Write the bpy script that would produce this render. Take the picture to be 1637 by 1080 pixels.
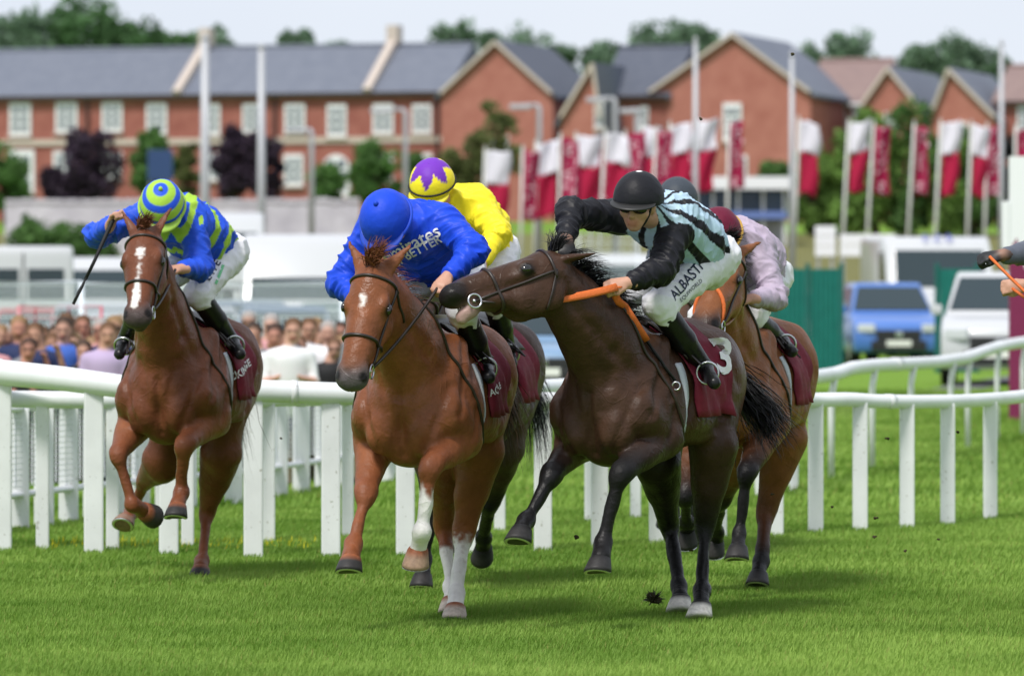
import bpy, bmesh, math, random
import numpy as np
from mathutils import Vector, Matrix
from mathutils.bvhtree import BVHTree

for _o in list(bpy.data.objects): bpy.data.objects.remove(_o)
SC = bpy.context.scene
COL = SC.collection
random.seed(7); RNG = np.random.default_rng(7)

# ------------------------------------------------------------ camera, sky, sun
F = 8000.0; CX = 818.5; HY = 455.0; CAMH = 1.7       # focal length (px of a 1637 px wide frame), horizon row, eye height
cam_d = bpy.data.cameras.new('camera'); cam = bpy.data.objects.new('camera', cam_d); COL.objects.link(cam)
cam.location = (0, 0, CAMH); cam.rotation_euler = (math.radians(90), 0, 0)
cam_d.sensor_width = 36.0; cam_d.lens = F / 1637 * 36.0
cam_d.shift_y = -(540 - HY) / 1637.0
cam_d.clip_start = 1.0; cam_d.clip_end = 3000.0
cam_d.dof.use_dof = True; cam_d.dof.focus_distance = 25.2; cam_d.dof.aperture_fstop = 3.5
SC.camera = cam

SUN_EL, SUN_AZ = 56.0, -148.0      # high, from behind the camera and a little left
w = bpy.data.worlds.new('World'); SC.world = w; w.use_nodes = True
nt = w.node_tree; nt.nodes.clear()
n_out = nt.nodes.new('ShaderNodeOutputWorld'); n_bg = nt.nodes.new('ShaderNodeBackground')
n_sky = nt.nodes.new('ShaderNodeTexSky'); n_sky.sky_type = 'NISHITA'; n_sky.sun_disc = False
n_sky.sun_elevation = math.radians(SUN_EL); n_sky.sun_rotation = math.radians(SUN_AZ)
n_sky.air_density = 1.0; n_sky.dust_density = 2.5
n_mix = nt.nodes.new('ShaderNodeMix'); n_mix.data_type = 'RGBA'
n_co = nt.nodes.new('ShaderNodeTexCoord'); n_no = nt.nodes.new('ShaderNodeTexNoise')
n_no.inputs['Scale'].default_value = 3.0; n_no.inputs['Detail'].default_value = 4
n_rp = nt.nodes.new('ShaderNodeValToRGB')
n_rp.color_ramp.elements[0].position = .3; n_rp.color_ramp.elements[0].color = (5.6, 6.1, 7.0, 1)
n_rp.color_ramp.elements[1].position = .7; n_rp.color_ramp.elements[1].color = (6.6, 7.0, 7.7, 1)
nt.links.new(n_co.outputs['Generated'], n_no.inputs['Vector']); nt.links.new(n_no.outputs['Fac'], n_rp.inputs['Fac'])
n_mix.inputs[0].default_value = .9             # a thin unbroken cloud deck over the clear sky
nt.links.new(n_sky.outputs[0], n_mix.inputs[6]); nt.links.new(n_rp.outputs[0], n_mix.inputs[7])
nt.links.new(n_mix.outputs[2], n_bg.inputs[0]); n_bg.inputs[1].default_value = 0.1
nt.links.new(n_bg.outputs[0], n_out.inputs[0])
sd = bpy.data.lights.new('sun', 'SUN'); sd.energy = 2.8; sd.angle = math.radians(12); sd.color = (1, .96, .9)
so = bpy.data.objects.new('sun', sd); COL.objects.link(so)
_e, _a = math.radians(SUN_EL), math.radians(SUN_AZ)
_dir = Vector((math.sin(_a) * math.cos(_e), math.cos(_a) * math.cos(_e), math.sin(_e)))   # towards the sun
so.rotation_euler = (-_dir).to_track_quat('-Z', 'Y').to_euler(); so.location = (0, 0, 60)
SC.view_settings.view_transform = 'Standard'; SC.view_settings.look = 'None'
SC.view_settings.exposure = 0.45; SC.view_settings.gamma = 1.0; SC.view_settings.use_curve_mapping = False

# ------------------------------------------------------------ helpers
def P(px, py, Y):
    """the point at distance Y in front of the camera that the photograph shows at pixel (px, py)"""
    return Vector(((px - CX) / F * Y, Y, CAMH + (HY - py) / F * Y))
def solve(A, px, py, L, s):
    """joint seen at (px, py), a bone length L from joint A; s=-1 nearer than A, +1 farther"""
    d = Vector(((px - CX) / F, 1, (HY - py) / F)); c = Vector((0, 0, CAMH)); m = c - A
    a = d.dot(d); b = d.dot(m); q = m.dot(m) - L * L; D = b * b - a * q
    Y = -b / a + (s * math.sqrt(D) / a if D > 0 else 0)
    return c + d * Y
def V(*a): return Vector(a)
def lerp(a, b, t): return a + (b - a) * t
def nrm(v): return v.normalized()

_H = RNG.random((32, 32, 32)).astype(np.float32)
def vnoise(p):
    """value noise in 0..1 at points p (n,3)"""
    i = np.floor(p).astype(int); f = p - i; f = f * f * (3 - 2 * f); r = 0
    for dx in (0, 1):
        for dy in (0, 1):
            for dz in (0, 1):
                wgt = (f[:, 0] if dx else 1 - f[:, 0]) * (f[:, 1] if dy else 1 - f[:, 1]) * (f[:, 2] if dz else 1 - f[:, 2])
                r = r + wgt * _H[(i[:, 0] + dx) % 32, (i[:, 1] + dy) % 32, (i[:, 2] + dz) % 32]
    return r

def tag(o, label=None, cat=None, group=None, kind=None):
    if label: o['label'] = label
    if cat: o['category'] = cat
    if group: o['group'] = group
    if kind: o['kind'] = kind
    return o
def adopt(o, parent):
    if parent is not None:
        o.parent = parent
        o.matrix_parent_inverse = WM[parent.name].inverted()
WM = {}
def thing(name, label, cat, loc=(0, 0, 0), group=None):
    o = bpy.data.objects.new(name, None); COL.objects.link(o); o.empty_display_size = .2
    o.location = loc; WM[o.name] = Matrix.Translation(Vector(loc))
    return tag(o, label, cat, group)
def link(name, me, mat=None, parent=None, smooth=False):
    o = bpy.data.objects.new(name, me); COL.objects.link(o); WM[o.name] = Matrix.Identity(4)
    if mat is not None: me.materials.append(mat)
    if smooth: me.polygons.foreach_set('use_smooth', np.ones(len(me.polygons), bool))
    adopt(o, parent); return o
def mk(name, v, f, mat=None, parent=None, smooth=False, col=None):
    me = bpy.data.meshes.new(name)
    me.from_pydata(v if isinstance(v, list) else np.asarray(v).tolist(), [], f if isinstance(f, list) else np.asarray(f).tolist()); me.update()
    if col is not None:
        a = me.attributes.new('Col', 'FLOAT_COLOR', 'POINT')
        c = np.ones((len(me.vertices), 4), np.float32); c[:, :3] = col; a.data.foreach_set('color', c.ravel())
    return link(name, me, mat, parent, smooth)

class MB:
    """collects simple solids into one mesh"""
    def __init__(s): s.v = []; s.f = []
    def add(s, v, f):
        n = len(s.v); s.v += [tuple(x) for x in v]; s.f += [tuple(i + n for i in q) for q in f]; return s
    def box(s, c, d, ax=None):
        c = Vector(c); X, Y, Z = ax or (V(1, 0, 0), V(0, 1, 0), V(0, 0, 1)); h = [x / 2 for x in d]
        v = [c + X * (sx * h[0]) + Y * (sy * h[1]) + Z * (sz * h[2]) for sz in (-1, 1) for sx, sy in ((-1, -1), (1, -1), (1, 1), (-1, 1))]
        return s.add(v, [(3, 2, 1, 0), (4, 5, 6, 7), (0, 1, 5, 4), (1, 2, 6, 5), (2, 3, 7, 6), (3, 0, 4, 7)])
    def tube(s, pts, r, n=8, closed=False, flat=1.0, up=None):
        pts = [Vector(p) for p in pts]; m = len(pts); rr = r if hasattr(r, '__len__') else [r] * m
        v = []; u = None
        for i, p in enumerate(pts):
            a = pts[i - 1] if (i or closed) else p; b = pts[(i + 1) % m] if (i < m - 1 or closed) else p
            d = nrm(b - a)
            if up is not None: u = Vector(up)
            elif u is None: u = V(0, 0, 1) if abs(d.z) < .9 else V(1, 0, 0)
            u = u - d * u.dot(d); u = nrm(u) if u.length > 1e-6 else nrm(d.orthogonal()); w_ = d.cross(u)
            for k in range(n):
                t = 2 * math.pi * (k + .5) / n
                v.append(p + (u * (math.cos(t) * flat) + w_ * math.sin(t)) * rr[i])
        f = []
        for i in range(m if closed else m - 1):
            j = (i + 1) % m
            f += [(i * n + k, i * n + (k + 1) % n, j * n + (k + 1) % n, j * n + k) for k in range(n)]
        if not closed: f += [tuple(range(n - 1, -1, -1)), tuple((m - 1) * n + k for k in range(n))]
        return s.add(v, f)
    def prism(s, poly, a, b, ax=None, o=(0, 0, 0)):
        """polygon in the X-Z plane extruded from y=a to y=b"""
        X, Y, Z = ax or (V(1, 0, 0), V(0, 1, 0), V(0, 0, 1)); o = Vector(o); n = len(poly)
        v = [o + X * x + Y * a + Z * z for x, z in poly] + [o + X * x + Y * b + Z * z for x, z in poly]
        return s.add(v, [tuple(range(n)), tuple(range(2 * n - 1, n - 1, -1))] + [((i + 1) % n, i, n + i, n + (i + 1) % n) for i in range(n)])
    def build(s, name, mat, parent=None, smooth=False, bevel=0):
        me = bpy.data.meshes.new(name); me.from_pydata(s.v, [], s.f); me.update()
        bm = bmesh.new(); bm.from_mesh(me); bmesh.ops.recalc_face_normals(bm, faces=bm.faces)
        if bevel: bmesh.ops.bevel(bm, geom=[e for e in bm.edges if len(e.link_faces) == 2 and e.calc_face_angle(0) > .6], offset=bevel, segments=2, affect='EDGES', profile=.6)
        bm.to_mesh(me); bm.free()
        o = link(name, me, mat, parent, smooth); return o

# ------------------------------------------------------------ materials
MATS = {}
def mat(name, col=(.5, .5, .5), rough=.6, spec=.4, metal=0, noise=0, scale=8, bump=0, bscale=60, attr=False, sheen=0, coat=0, trans=0, emis=0, stretch=None, col2=None, bdist=.01):
    if name in MATS: return MATS[name]
    m = bpy.data.materials.new(name); m.use_nodes = True; t = m.node_tree; b = t.nodes['Principled BSDF']; MATS[name] = m
    b.inputs['Roughness'].default_value = rough; b.inputs['Specular IOR Level'].default_value = spec; b.inputs['Metallic'].default_value = metal
    b.inputs['Sheen Weight'].default_value = sheen; b.inputs['Coat Weight'].default_value = coat; b.inputs['Coat Roughness'].default_value = .08
    src = None
    if attr:
        at = t.nodes.new('ShaderNodeAttribute'); at.attribute_name = 'Col'; src = at.outputs['Color']
    tc = t.nodes.new('ShaderNodeTexCoord'); co = tc.outputs['Object']
    if stretch:
        mp = t.nodes.new('ShaderNodeMapping'); mp.inputs['Scale'].default_value = stretch; t.links.new(co, mp.inputs[0]); co = mp.outputs[0]
    if noise or col2:
        nz = t.nodes.new('ShaderNodeTexNoise'); nz.inputs['Scale'].default_value = scale; nz.inputs['Detail'].default_value = 6; nz.inputs['Roughness'].default_value = .62
        t.links.new(co, nz.inputs['Vector'])
        rp = t.nodes.new('ShaderNodeMapRange'); rp.inputs['From Min'].default_value = .3; rp.inputs['From Max'].default_value = .7
        t.links.new(nz.outputs['Fac'], rp.inputs['Value'])
        if col2:
            mx = t.nodes.new('ShaderNodeMix'); mx.data_type = 'RGBA'; mx.inputs[6].default_value = (*col, 1); mx.inputs[7].default_value = (*col2, 1)
            t.links.new(rp.outputs[0], mx.inputs[0]); src = mx.outputs[2]
        else:
            rp.inputs['To Min'].default_value = 1 - noise; rp.inputs['To Max'].default_value = 1 + noise * .6
            mx = t.nodes.new('ShaderNodeMix'); mx.data_type = 'RGBA'; mx.blend_type = 'MULTIPLY'; mx.inputs[0].default_value = 1
            if src is not None: t.links.new(src, mx.inputs[6])
            else: mx.inputs[6].default_value = (*col, 1)
            t.links.new(rp.outputs[0], mx.inputs[7]); src = mx.outputs[2]
    if src is not None: t.links.new(src, b.inputs['Base Color'])
    else: b.inputs['Base Color'].default_value = (*col, 1)
    if bump:
        bz = t.nodes.new('ShaderNodeTexNoise'); bz.inputs['Scale'].default_value = bscale; bz.inputs['Detail'].default_value = 4; t.links.new(co, bz.inputs['Vector'])
        bp = t.nodes.new('ShaderNodeBump'); bp.inputs['Strength'].default_value = bump; bp.inputs['Distance'].default_value = bdist
        t.links.new(bz.outputs['Fac'], bp.inputs['Height']); t.links.new(bp.outputs[0], b.inputs['Normal'])
    if trans:
        tr = t.nodes.new('ShaderNodeBsdfTranslucent'); ms = t.nodes.new('ShaderNodeMixShader'); ms.inputs[0].default_value = trans
        if src is not None: t.links.new(src, tr.inputs[0])
        else: tr.inputs[0].default_value = (*col, 1)
        t.links.new(b.outputs[0], ms.inputs[1]); t.links.new(tr.outputs[0], ms.inputs[2]); t.links.new(ms.outputs[0], t.nodes['Material Output'].inputs[0])
    return m

M_COAT = mat('horse_coat', attr=True, rough=.43, spec=.2, noise=.2, scale=10, bump=.35, bscale=22, bdist=.02)
def finish_coat(m):
    t = m.node_tree; b = t.nodes['Principled BSDF']; tc = t.nodes.new('ShaderNodeTexCoord'); L_ = t.links.new
    def N(kind, **kw):
        n = t.nodes.new(kind)
        for k, v in kw.items():
            if k in ('operation',): setattr(n, k, v)
            else: n.inputs[k].default_value = v
        return n
    n1 = N('ShaderNodeTexNoise', Scale=5.0, Detail=1.2, Distortion=.4); L_(tc.outputs['Object'], n1.inputs['Vector'])      # veins: thin raised branching lines
    a = N('ShaderNodeMath', operation='SUBTRACT'); a.inputs[1].default_value = .5; L_(n1.outputs['Fac'], a.inputs[0])
    c = N('ShaderNodeMath', operation='ABSOLUTE'); L_(a.outputs[0], c.inputs[0])
    d = N('ShaderNodeMapRange'); d.inputs['From Min'].default_value = .022; d.inputs['From Max'].default_value = 0; L_(c.outputs[0], d.inputs['Value'])
    n2 = N('ShaderNodeTexNoise', Scale=3.0, Detail=3.0); L_(tc.outputs['Object'], n2.inputs['Vector'])                     # sweat: patches of gloss
    r = N('ShaderNodeMapRange'); r.inputs['From Min'].default_value = .35; r.inputs['From Max'].default_value = .65; r.inputs['To Min'].default_value = .30; r.inputs['To Max'].default_value = .56; L_(n2.outputs['Fac'], r.inputs['Value']); L_(r.outputs[0], b.inputs['Roughness'])
    n3 = N('ShaderNodeTexNoise', Scale=16.0, Detail=5.0, Roughness=.6); L_(tc.outputs['Object'], n3.inputs['Vector'])
    bp1 = N('ShaderNodeBump', Strength=.5, Distance=.02); L_(n3.outputs['Fac'], bp1.inputs['Height'])
    bp2 = N('ShaderNodeBump', Strength=.32, Distance=.004); L_(d.outputs[0], bp2.inputs['Height']); L_(bp1.outputs[0], bp2.inputs['Normal']); L_(bp2.outputs[0], b.inputs['Normal'])
finish_coat(M_COAT)
M_HAIR = mat('horse_hair', attr=True, rough=.5, spec=.35)
M_HOOF = mat('hoof_horn', attr=True, rough=.55, spec=.3, noise=.3, scale=40)
M_STEEL = mat('steel', (.55, .56, .58), .28, .5, 1)
M_ALU = mat('aluminium_shoe', (.6, .6, .62), .4, .5, 1)
M_EYE = mat('eye_dark', (.006, .005, .004), .06, .8)
M_LEATHER = mat('dark_leather', (.022, .014, .011), .42, .45, noise=.3, scale=30)
M_TAN = mat('tan_leather', (.21, .075, .025), .5, .4, noise=.25, scale=40)
M_ORANGE = mat('orange_rubber', (.62, .14, .03), .6, .3, noise=.15, scale=60, bump=.3, bscale=150)
M_SKIN = mat('skin', attr=True, rough=.5, spec=.35, noise=.1, scale=50)
M_SILK = mat('racing_silk', attr=True, rough=.45, spec=.16, noise=.06, scale=9, bump=.3, bscale=10, bdist=.02)
M_CAP = mat('cap_silk', attr=True, rough=.5, spec=.15, bump=.55, bscale=16, bdist=.012)
M_BREECH = mat('white_breeches', (.74, .74, .78), .55, .3, bump=.4, bscale=26, noise=.06, scale=12, bdist=.01)
M_BOOT = mat('black_boot', (.008, .008, .009), .35, .3, bump=.2, bscale=40)
M_CLOTH = mat('maroon_cloth', (.16, .012, .03), .7, .25, noise=.18, scale=20, bump=.3, bscale=30)
M_WHITEP = mat('white_print', (.78, .77, .8), .6, .3)
M_NAVYP = mat('navy_print', (.012, .02, .05), .6, .3)
M_BLACKR = mat('black_rubber', (.012, .012, .013), .6, .3)
M_GREYPAD = mat('grey_elastic', (.42, .45, .49), .7, .2)

# ------------------------------------------------------------ smooth solid modelling on a grid
class SDF:
    def __init__(s): s.p = []
    def cone(s, a, b, ra, rb, k=.03, side=None, flat=1.0, ca=None, cb=None, sub=False):
        s.p.append(dict(t='c', a=np.array(a), b=np.array(b), ra=ra, rb=rb, k=k, side=None if side is None else np.array(nrm(Vector(side))), flat=flat, ca=ca, cb=cb if cb is not None else ca, sub=sub)); return s
    def ell(s, c, ax, rad, k=.03, ca=None, sub=False):
        R = np.array([list(nrm(Vector(x))) for x in ax])
        s.p.append(dict(t='e', c=np.array(c), R=R, rad=np.array(rad), k=k, ca=ca, cb=ca, sub=sub)); return s
    @staticmethod
    def ev(q, X):
        if q['t'] == 'c':
            ab = q['b'] - q['a']; t = np.clip((X - q['a']) @ ab / max(ab @ ab, 1e-9), 0, 1); d = X - q['a'] - t[:, None] * ab
            if q['side'] is not None:
                e = d @ q['side']; d = d + (e * (1 / q['flat'] - 1))[:, None] * q['side']
            return np.sqrt((d * d).sum(1)) - (q['ra'] + (q['rb'] - q['ra']) * t), t
        l = (X - q['c']) @ q['R'].T; k0 = np.sqrt(((l / q['rad']) ** 2).sum(1)); k1 = np.sqrt(((l / q['rad'] ** 2) ** 2).sum(1)) + 1e-9
        return k0 * (k0 - 1) / k1, np.zeros(len(X))
    def bbox(s, q):
        if q['t'] == 'c':
            r = max(q['ra'], q['rb']) * max(1, q['flat']); return np.minimum(q['a'], q['b']) - r, np.maximum(q['a'], q['b']) + r
        r = (np.abs(q['R']) * q['rad'][:, None]).sum(0); return q['c'] - r, q['c'] + r
    def mesh(s, h, smooth=2):
        bb = [s.bbox(q) for q in s.p]
        lo = np.min([b[0] for b in bb], 0) - 4 * h; hi = np.max([b[1] for b in bb], 0) + 4 * h
        n = np.ceil((hi - lo) / h).astype(int) + 1
        G = np.full(n, 9., np.float32)
        for q, (a, b) in zip(s.p, bb):
            pad = q['k'] + 2.5 * h
            i0 = np.maximum(np.floor((a - pad - lo) / h).astype(int), 0); i1 = np.minimum(np.ceil((b + pad - lo) / h).astype(int) + 1, n)
            sl = tuple(slice(x, y) for x, y in zip(i0, i1))
            g = np.stack(np.meshgrid(*[lo[i] + h * np.arange(i0[i], i1[i]) for i in range(3)], indexing='ij'), -1)
            d = s.ev(q, g.reshape(-1, 3))[0].reshape(g.shape[:3]).astype(np.float32); k = q['k']; A = G[sl]
            if q['sub']:
                d = -d; hh = np.maximum(k - np.abs(A - d), 0) / k; G[sl] = np.maximum(A, d) + hh * hh * k / 4
            else:
                hh = np.maximum(k - np.abs(A - d), 0) / k; G[sl] = np.minimum(A, d) - hh * hh * k / 4
        S = G < 0; nx, ny, nz = n; c = np.zeros(n - 1, np.int8)
        cor = [(i, j, k) for i in (0, 1) for j in (0, 1) for k in (0, 1)]
        for i, j, k in cor: c += S[i:nx - 1 + i, j:ny - 1 + j, k:nz - 1 + k]
        act = (c > 0) & (c < 8); ii = np.argwhere(act); idx = np.full(n - 1, -1, np.int64); idx[act] = np.arange(len(ii))
        acc = np.zeros((len(ii), 3)); cnt = np.zeros(len(ii))
        for a in cor:
            for ax in range(3):
                if a[ax]: continue
                b = list(a); b[ax] = 1
                fa = G[tuple((ii + a).T)]; fb = G[tuple((ii + b).T)]; m = (fa < 0) != (fb < 0)
                t = np.where(m, fa / np.where(m, fa - fb, 1), 0); p = np.array(a) + t[:, None] * (np.array(b) - a)
                acc[m] += p[m]; cnt[m] += 1
        v = lo + h * (ii + acc / cnt[:, None]); fs = []
        for ax in range(3):
            u, w_ = (ax + 1) % 3, (ax + 2) % 3
            A = np.moveaxis(S, ax, 0); ch = np.argwhere(A[:-1] != A[1:]); e = np.empty_like(ch)
            rest = [i for i in range(3) if i != ax]
            e[:, ax] = ch[:, 0]; e[:, rest[0]] = ch[:, 1]; e[:, rest[1]] = ch[:, 2]
            e = e[(e[:, u] > 0) & (e[:, w_] > 0) & (e[:, u] < n[u] - 1) & (e[:, w_] < n[w_] - 1)]
            du = np.zeros(3, int); du[u] = 1; dw = np.zeros(3, int); dw[w_] = 1
            q = np.stack([idx[tuple((e - x).T)] for x in (du * 0, du, du + dw, dw)], 1)
            flip = ~S[tuple(e.T)]; q[flip] = q[flip][:, ::-1]
            fs.append(q)
        f = np.concatenate(fs); f = f[(f >= 0).all(1)]
        for _ in range(smooth):
            sm = np.zeros_like(v); ct = np.zeros(len(v))
            for a, b in ((0, 1), (1, 2), (2, 3), (3, 0)):
                np.add.at(sm, f[:, a], v[f[:, b]]); np.add.at(sm, f[:, b], v[f[:, a]]); np.add.at(ct, f[:, a], 1); np.add.at(ct, f[:, b], 1)
            v = v + .5 * (sm / np.maximum(ct, 1)[:, None] - v)
        return v, f
    def colors(s, v, base, soft=.012):
        W = np.zeros(len(v)); C = np.zeros((len(v), 3))
        for q in s.p:
            if q['sub']: continue
            d, t = s.ev(q, v); wt = np.exp(-np.clip(d, -.05, 1) / soft)
            ca = np.array(q['ca'] if q['ca'] is not None else base); cb = np.array(q['cb'] if q['cb'] is not None else base)
            C += wt[:, None] * (ca + (cb - ca) * t[:, None]); W += wt
        return C / W[:, None]
def vnormals(v, f):
    a = np.cross(v[f[:, 2]] - v[f[:, 0]], v[f[:, 3]] - v[f[:, 1]]); N = np.zeros_like(v)
    for k in range(4): np.add.at(N, f[:, k], a)
    return N / (np.linalg.norm(N, axis=1)[:, None] + 1e-12)
def segdist(X, a, b, ra, rb):
    a = np.array(a); b = np.array(b); ab = b - a; t = np.clip((X - a) @ ab / max(ab @ ab, 1e-9), 0, 1); d = X - a - t[:, None] * ab
    return np.sqrt((d * d).sum(1)) - (ra + (rb - ra) * t)
def text_on(s_bvh, txt, m, parent, c, X, Yv, size, name='lettering', off=.006, font_scale=(1, 1), bold=0, shear=0):
    """flat print: the words turned to faces and laid onto the surface below them"""
    cu = bpy.data.curves.new('t', 'FONT'); cu.body = txt; cu.size = 1; cu.align_x = 'CENTER'; cu.align_y = 'CENTER'; cu.offset = bold; cu.shear = shear; cu.resolution_u = 3; cu.space_line = .8
    ob = bpy.data.objects.new('t', cu); COL.objects.link(ob); dg = bpy.context.evaluated_depsgraph_get(); me = bpy.data.meshes.new_from_object(ob.evaluated_get(dg)); bpy.data.objects.remove(ob)
    bm = bmesh.new(); bm.from_mesh(me); bmesh.ops.triangulate(bm, faces=bm.faces); bmesh.ops.subdivide_edges(bm, edges=[e for e in bm.edges if e.calc_length() > .12], cuts=2)
    X = nrm(X); Yv = nrm(Yv - X * Yv.dot(X)); N = nrm(X.cross(Yv)); ok = True
    for q in bm.verts:
        p = c + X * (q.co.x * size * font_scale[0]) + Yv * (q.co.y * size * font_scale[1])
        hit = s_bvh.ray_cast(p + N * .5, -N, 1.2) if s_bvh else (None,)
        q.co = hit[0] + N * off if hit[0] is not None else p
    bmesh.ops.triangulate(bm, faces=bm.faces)
    bm.to_mesh(me); bm.free(); return link(name, me, m, parent)
# ------------------------------------------------------------ ground
def sm(a, b, x): t = min(max((x - a) / (b - a), 0), 1); return t * t * (3 - 2 * t)
def gz(X, Y):
    px = CX + X / max(Y, 1) * F
    z = sm(112, 285, Y) * 5.2
    return z - .34 * sm(41.5, 46, Y) * (1 - sm(95, 130, Y)) * (1 - sm(560, 660, px))
ys = sorted(set([2, 8, 14] + list(np.arange(18, 70, 1.0)) + list(np.arange(70, 300, 6.0)) + [300, 340, 400, 500, 700, 1000, 1500])); us = np.linspace(-1, 1, 81)
gv = []; 
for y in ys:
    for u_ in us:
        x = math.copysign(abs(u_) ** 1.5, u_) * (30 + y * .9); gv.append((x, y, gz(x, y)))
W_ = len(us); gf = [(i * W_ + j, i * W_ + j + 1, (i + 1) * W_ + j + 1, (i + 1) * W_ + j) for i in range(len(ys) - 1) for j in range(W_ - 1)]
M_G = mat('turf_soil', (.11, .21, .022), .95, .1, col2=(.17, .28, .04), scale=.9, stretch=(.35, 1, 1), bump=.6, bscale=40, bdist=.02)
mk('ground', gv, gf, M_G, None, True)['kind'] = 'structure'
def GP(px, py):                                             # a point of the flat course seen at a pixel
    Y = CAMH * F / (py - HY); return P(px, py, Y)
M_PATH = mat('tarmac', (.13, .13, .14), .9, .2, noise=.15, scale=6)
lo = [(1150, 690), (1340, 668), (1420, 652), (1530, 628), (1660, 606)]; hi = [(1150, 645), (1340, 640), (1420, 636), (1530, 613), (1660, 594)]
pv = [GP(*p) + V(0, 0, .006) for p in lo] + [GP(*p) + V(0, 0, .006) for p in hi]
mk('path', pv, [(i, i + 1, 6 + i, 5 + i) for i in range(4)], M_PATH)['kind'] = 'structure'

vv = []; vx = np.linspace(-30, 60, 46); vy = np.linspace(126, 232, 8)
for y in vy:
    for x in vx: vv.append((x, y + .8 * math.sin(x * .7), gz(x, y + .8 * math.sin(x * .7)) + .03))
mk('dry_bank', vv, [(i * 46 + j, i * 46 + j + 1, (i + 1) * 46 + j + 1, (i + 1) * 46 + j) for i in range(7) for j in range(45)], mat('dry_grass', (.12, .12, .045), .95, .1, col2=(.17, .165, .065), scale=1.5), None, True)['kind'] = 'structure'
# ------------------------------------------------------------ grass: blades, nobody could count them
def blades(name, y0, y1, dens, hgt, wid, segs, margin=60):
    A = (y1 ** 2 - y0 ** 2) / 2 * (1637 + 2 * margin) / F; n = int(A * dens)
    Y = np.sqrt(RNG.uniform(y0 ** 2, y1 ** 2, n)); X = RNG.uniform(-margin - CX, 1637 + margin - CX, n) / F * Y
    Z = np.array([gz(a, b) for a, b in zip(X, Y)]) if y1 > 42 else np.zeros(n)
    B = np.stack([X, Y, Z], 1); cl = vnoise(np.stack([X * 7, Y * 7, Z], 1)); big = vnoise(np.stack([X * .55, Y * 1.1, Z + 3], 1)) * .6 + vnoise(np.stack([X * 1.9, Y * 2.6, Z + 9], 1)) * .4
    L_ = hgt * RNG.uniform(.55, 1.25, n) * (.8 + .4 * cl); a = RNG.uniform(0, 2 * np.pi, n); ln = RNG.uniform(.15, .75, n) * L_
    lean = np.stack([np.cos(a) * ln + .25 * L_, np.sin(a) * ln, np.zeros(n)], 1); sd_ = np.stack([np.cos(a + 1.3), np.sin(a + 1.3) * .4, np.zeros(n)], 1) * (wid * RNG.uniform(.6, 1.3, n) / 2)[:, None]
    up = np.stack([np.zeros(n), np.zeros(n), L_], 1)
    c0 = np.array([.10, .205, .02]); c1 = np.array([.29, .43, .085]); m = np.clip(.5 + 1.25 * (big - .5) + .36 * (RNG.random(n) - .5), 0, 1)[:, None]; c = c0 + (c1 - c0) * m
    dry = RNG.random(n) < .03; c[dry] = [.26, .27, .07]
    fl = (np.abs(X - (-2.2)) < .9) & (np.abs(Y - 32.6) < .5) & (RNG.random(n) < .05); c[fl] = [.75, .62, .03]; up[fl, 2] *= 1.5
    if segs == 1: v = np.stack([B - sd_, B + sd_, B + up + lean], 1).reshape(-1, 3); f = np.arange(3 * n).reshape(-1, 3); k = 3
    else:
        m1 = B + up * .6 + lean * .35; v = np.stack([B - sd_, B + sd_, m1 - sd_ * .75, m1 + sd_ * .75, B + up + lean], 1).reshape(-1, 3); b = 5 * np.arange(n)[:, None]; k = 5
        f = np.concatenate([b + [0, 1, 3], b + [0, 3, 2], b + [2, 3, 4]], 0)
    me = bpy.data.meshes.new(name); me.vertices.add(len(v)); me.vertices.foreach_set('co', v.astype(np.float32).ravel()); nf = len(f)
    me.loops.add(nf * 3); me.loops.foreach_set('vertex_index', f.astype(np.int32).ravel()); me.polygons.add(nf); me.polygons.foreach_set('loop_start', np.arange(0, nf * 3, 3, dtype=np.int32)); me.update(calc_edges=True)
    at = me.attributes.new('Col', 'FLOAT_COLOR', 'POINT'); cc = np.ones((len(v), 4), np.float32); cc[:, :3] = np.repeat(c, k, 0); at.data.foreach_set('color', cc.ravel())
    o = link(name, me, M_BLADE); return tag(o, 'short mown green turf of the racecourse', 'grass', None, 'stuff')
M_BLADE = mat('grass_blade', attr=True, rough=.6, spec=.2, trans=.35)
blades('grass', 20.5, 28, 6200, .030, .0062, 1); blades('grass', 28, 38, 2700, .034, .010, 1); blades('grass', 38, 80, 370, .06, .024, 1)

# ------------------------------------------------------------ rails
def soiled(name, base, amount):
    m = mat(name, base, .45, .35, noise=.1, scale=2.5, bump=.05, bscale=12); t = m.node_tree; b = t.nodes['Principled BSDF']; src = b.inputs['Base Color'].links[0].from_socket
    tc = t.nodes.new('ShaderNodeTexCoord'); nz = t.nodes.new('ShaderNodeTexNoise'); nz.inputs['Scale'].default_value = 34; nz.inputs['Detail'].default_value = 3; t.links.new(tc.outputs['Object'], nz.inputs['Vector'])
    rp = t.nodes.new('ShaderNodeMapRange'); rp.inputs['From Min'].default_value = .66; rp.inputs['From Max'].default_value = .72; rp.inputs['To Max'].default_value = amount; t.links.new(nz.outputs['Fac'], rp.inputs['Value'])
    mx = t.nodes.new('ShaderNodeMix'); mx.data_type = 'RGBA'; mx.inputs[7].default_value = (.16, .15, .09, 1); t.links.new(rp.outputs[0], mx.inputs[0]); t.links.new(src, mx.inputs[6]); t.links.new(mx.outputs[2], b.inputs['Base Color']); return m
M_PVC = soiled('white_plastic', (.70, .72, .74), .12); M_PVC2 = soiled('white_plastic_soiled', (.70, .71, .73), .5)
def interp(pts, x): return float(np.interp(x, [p[0] for p in pts], [p[1] for p in pts]))
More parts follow.
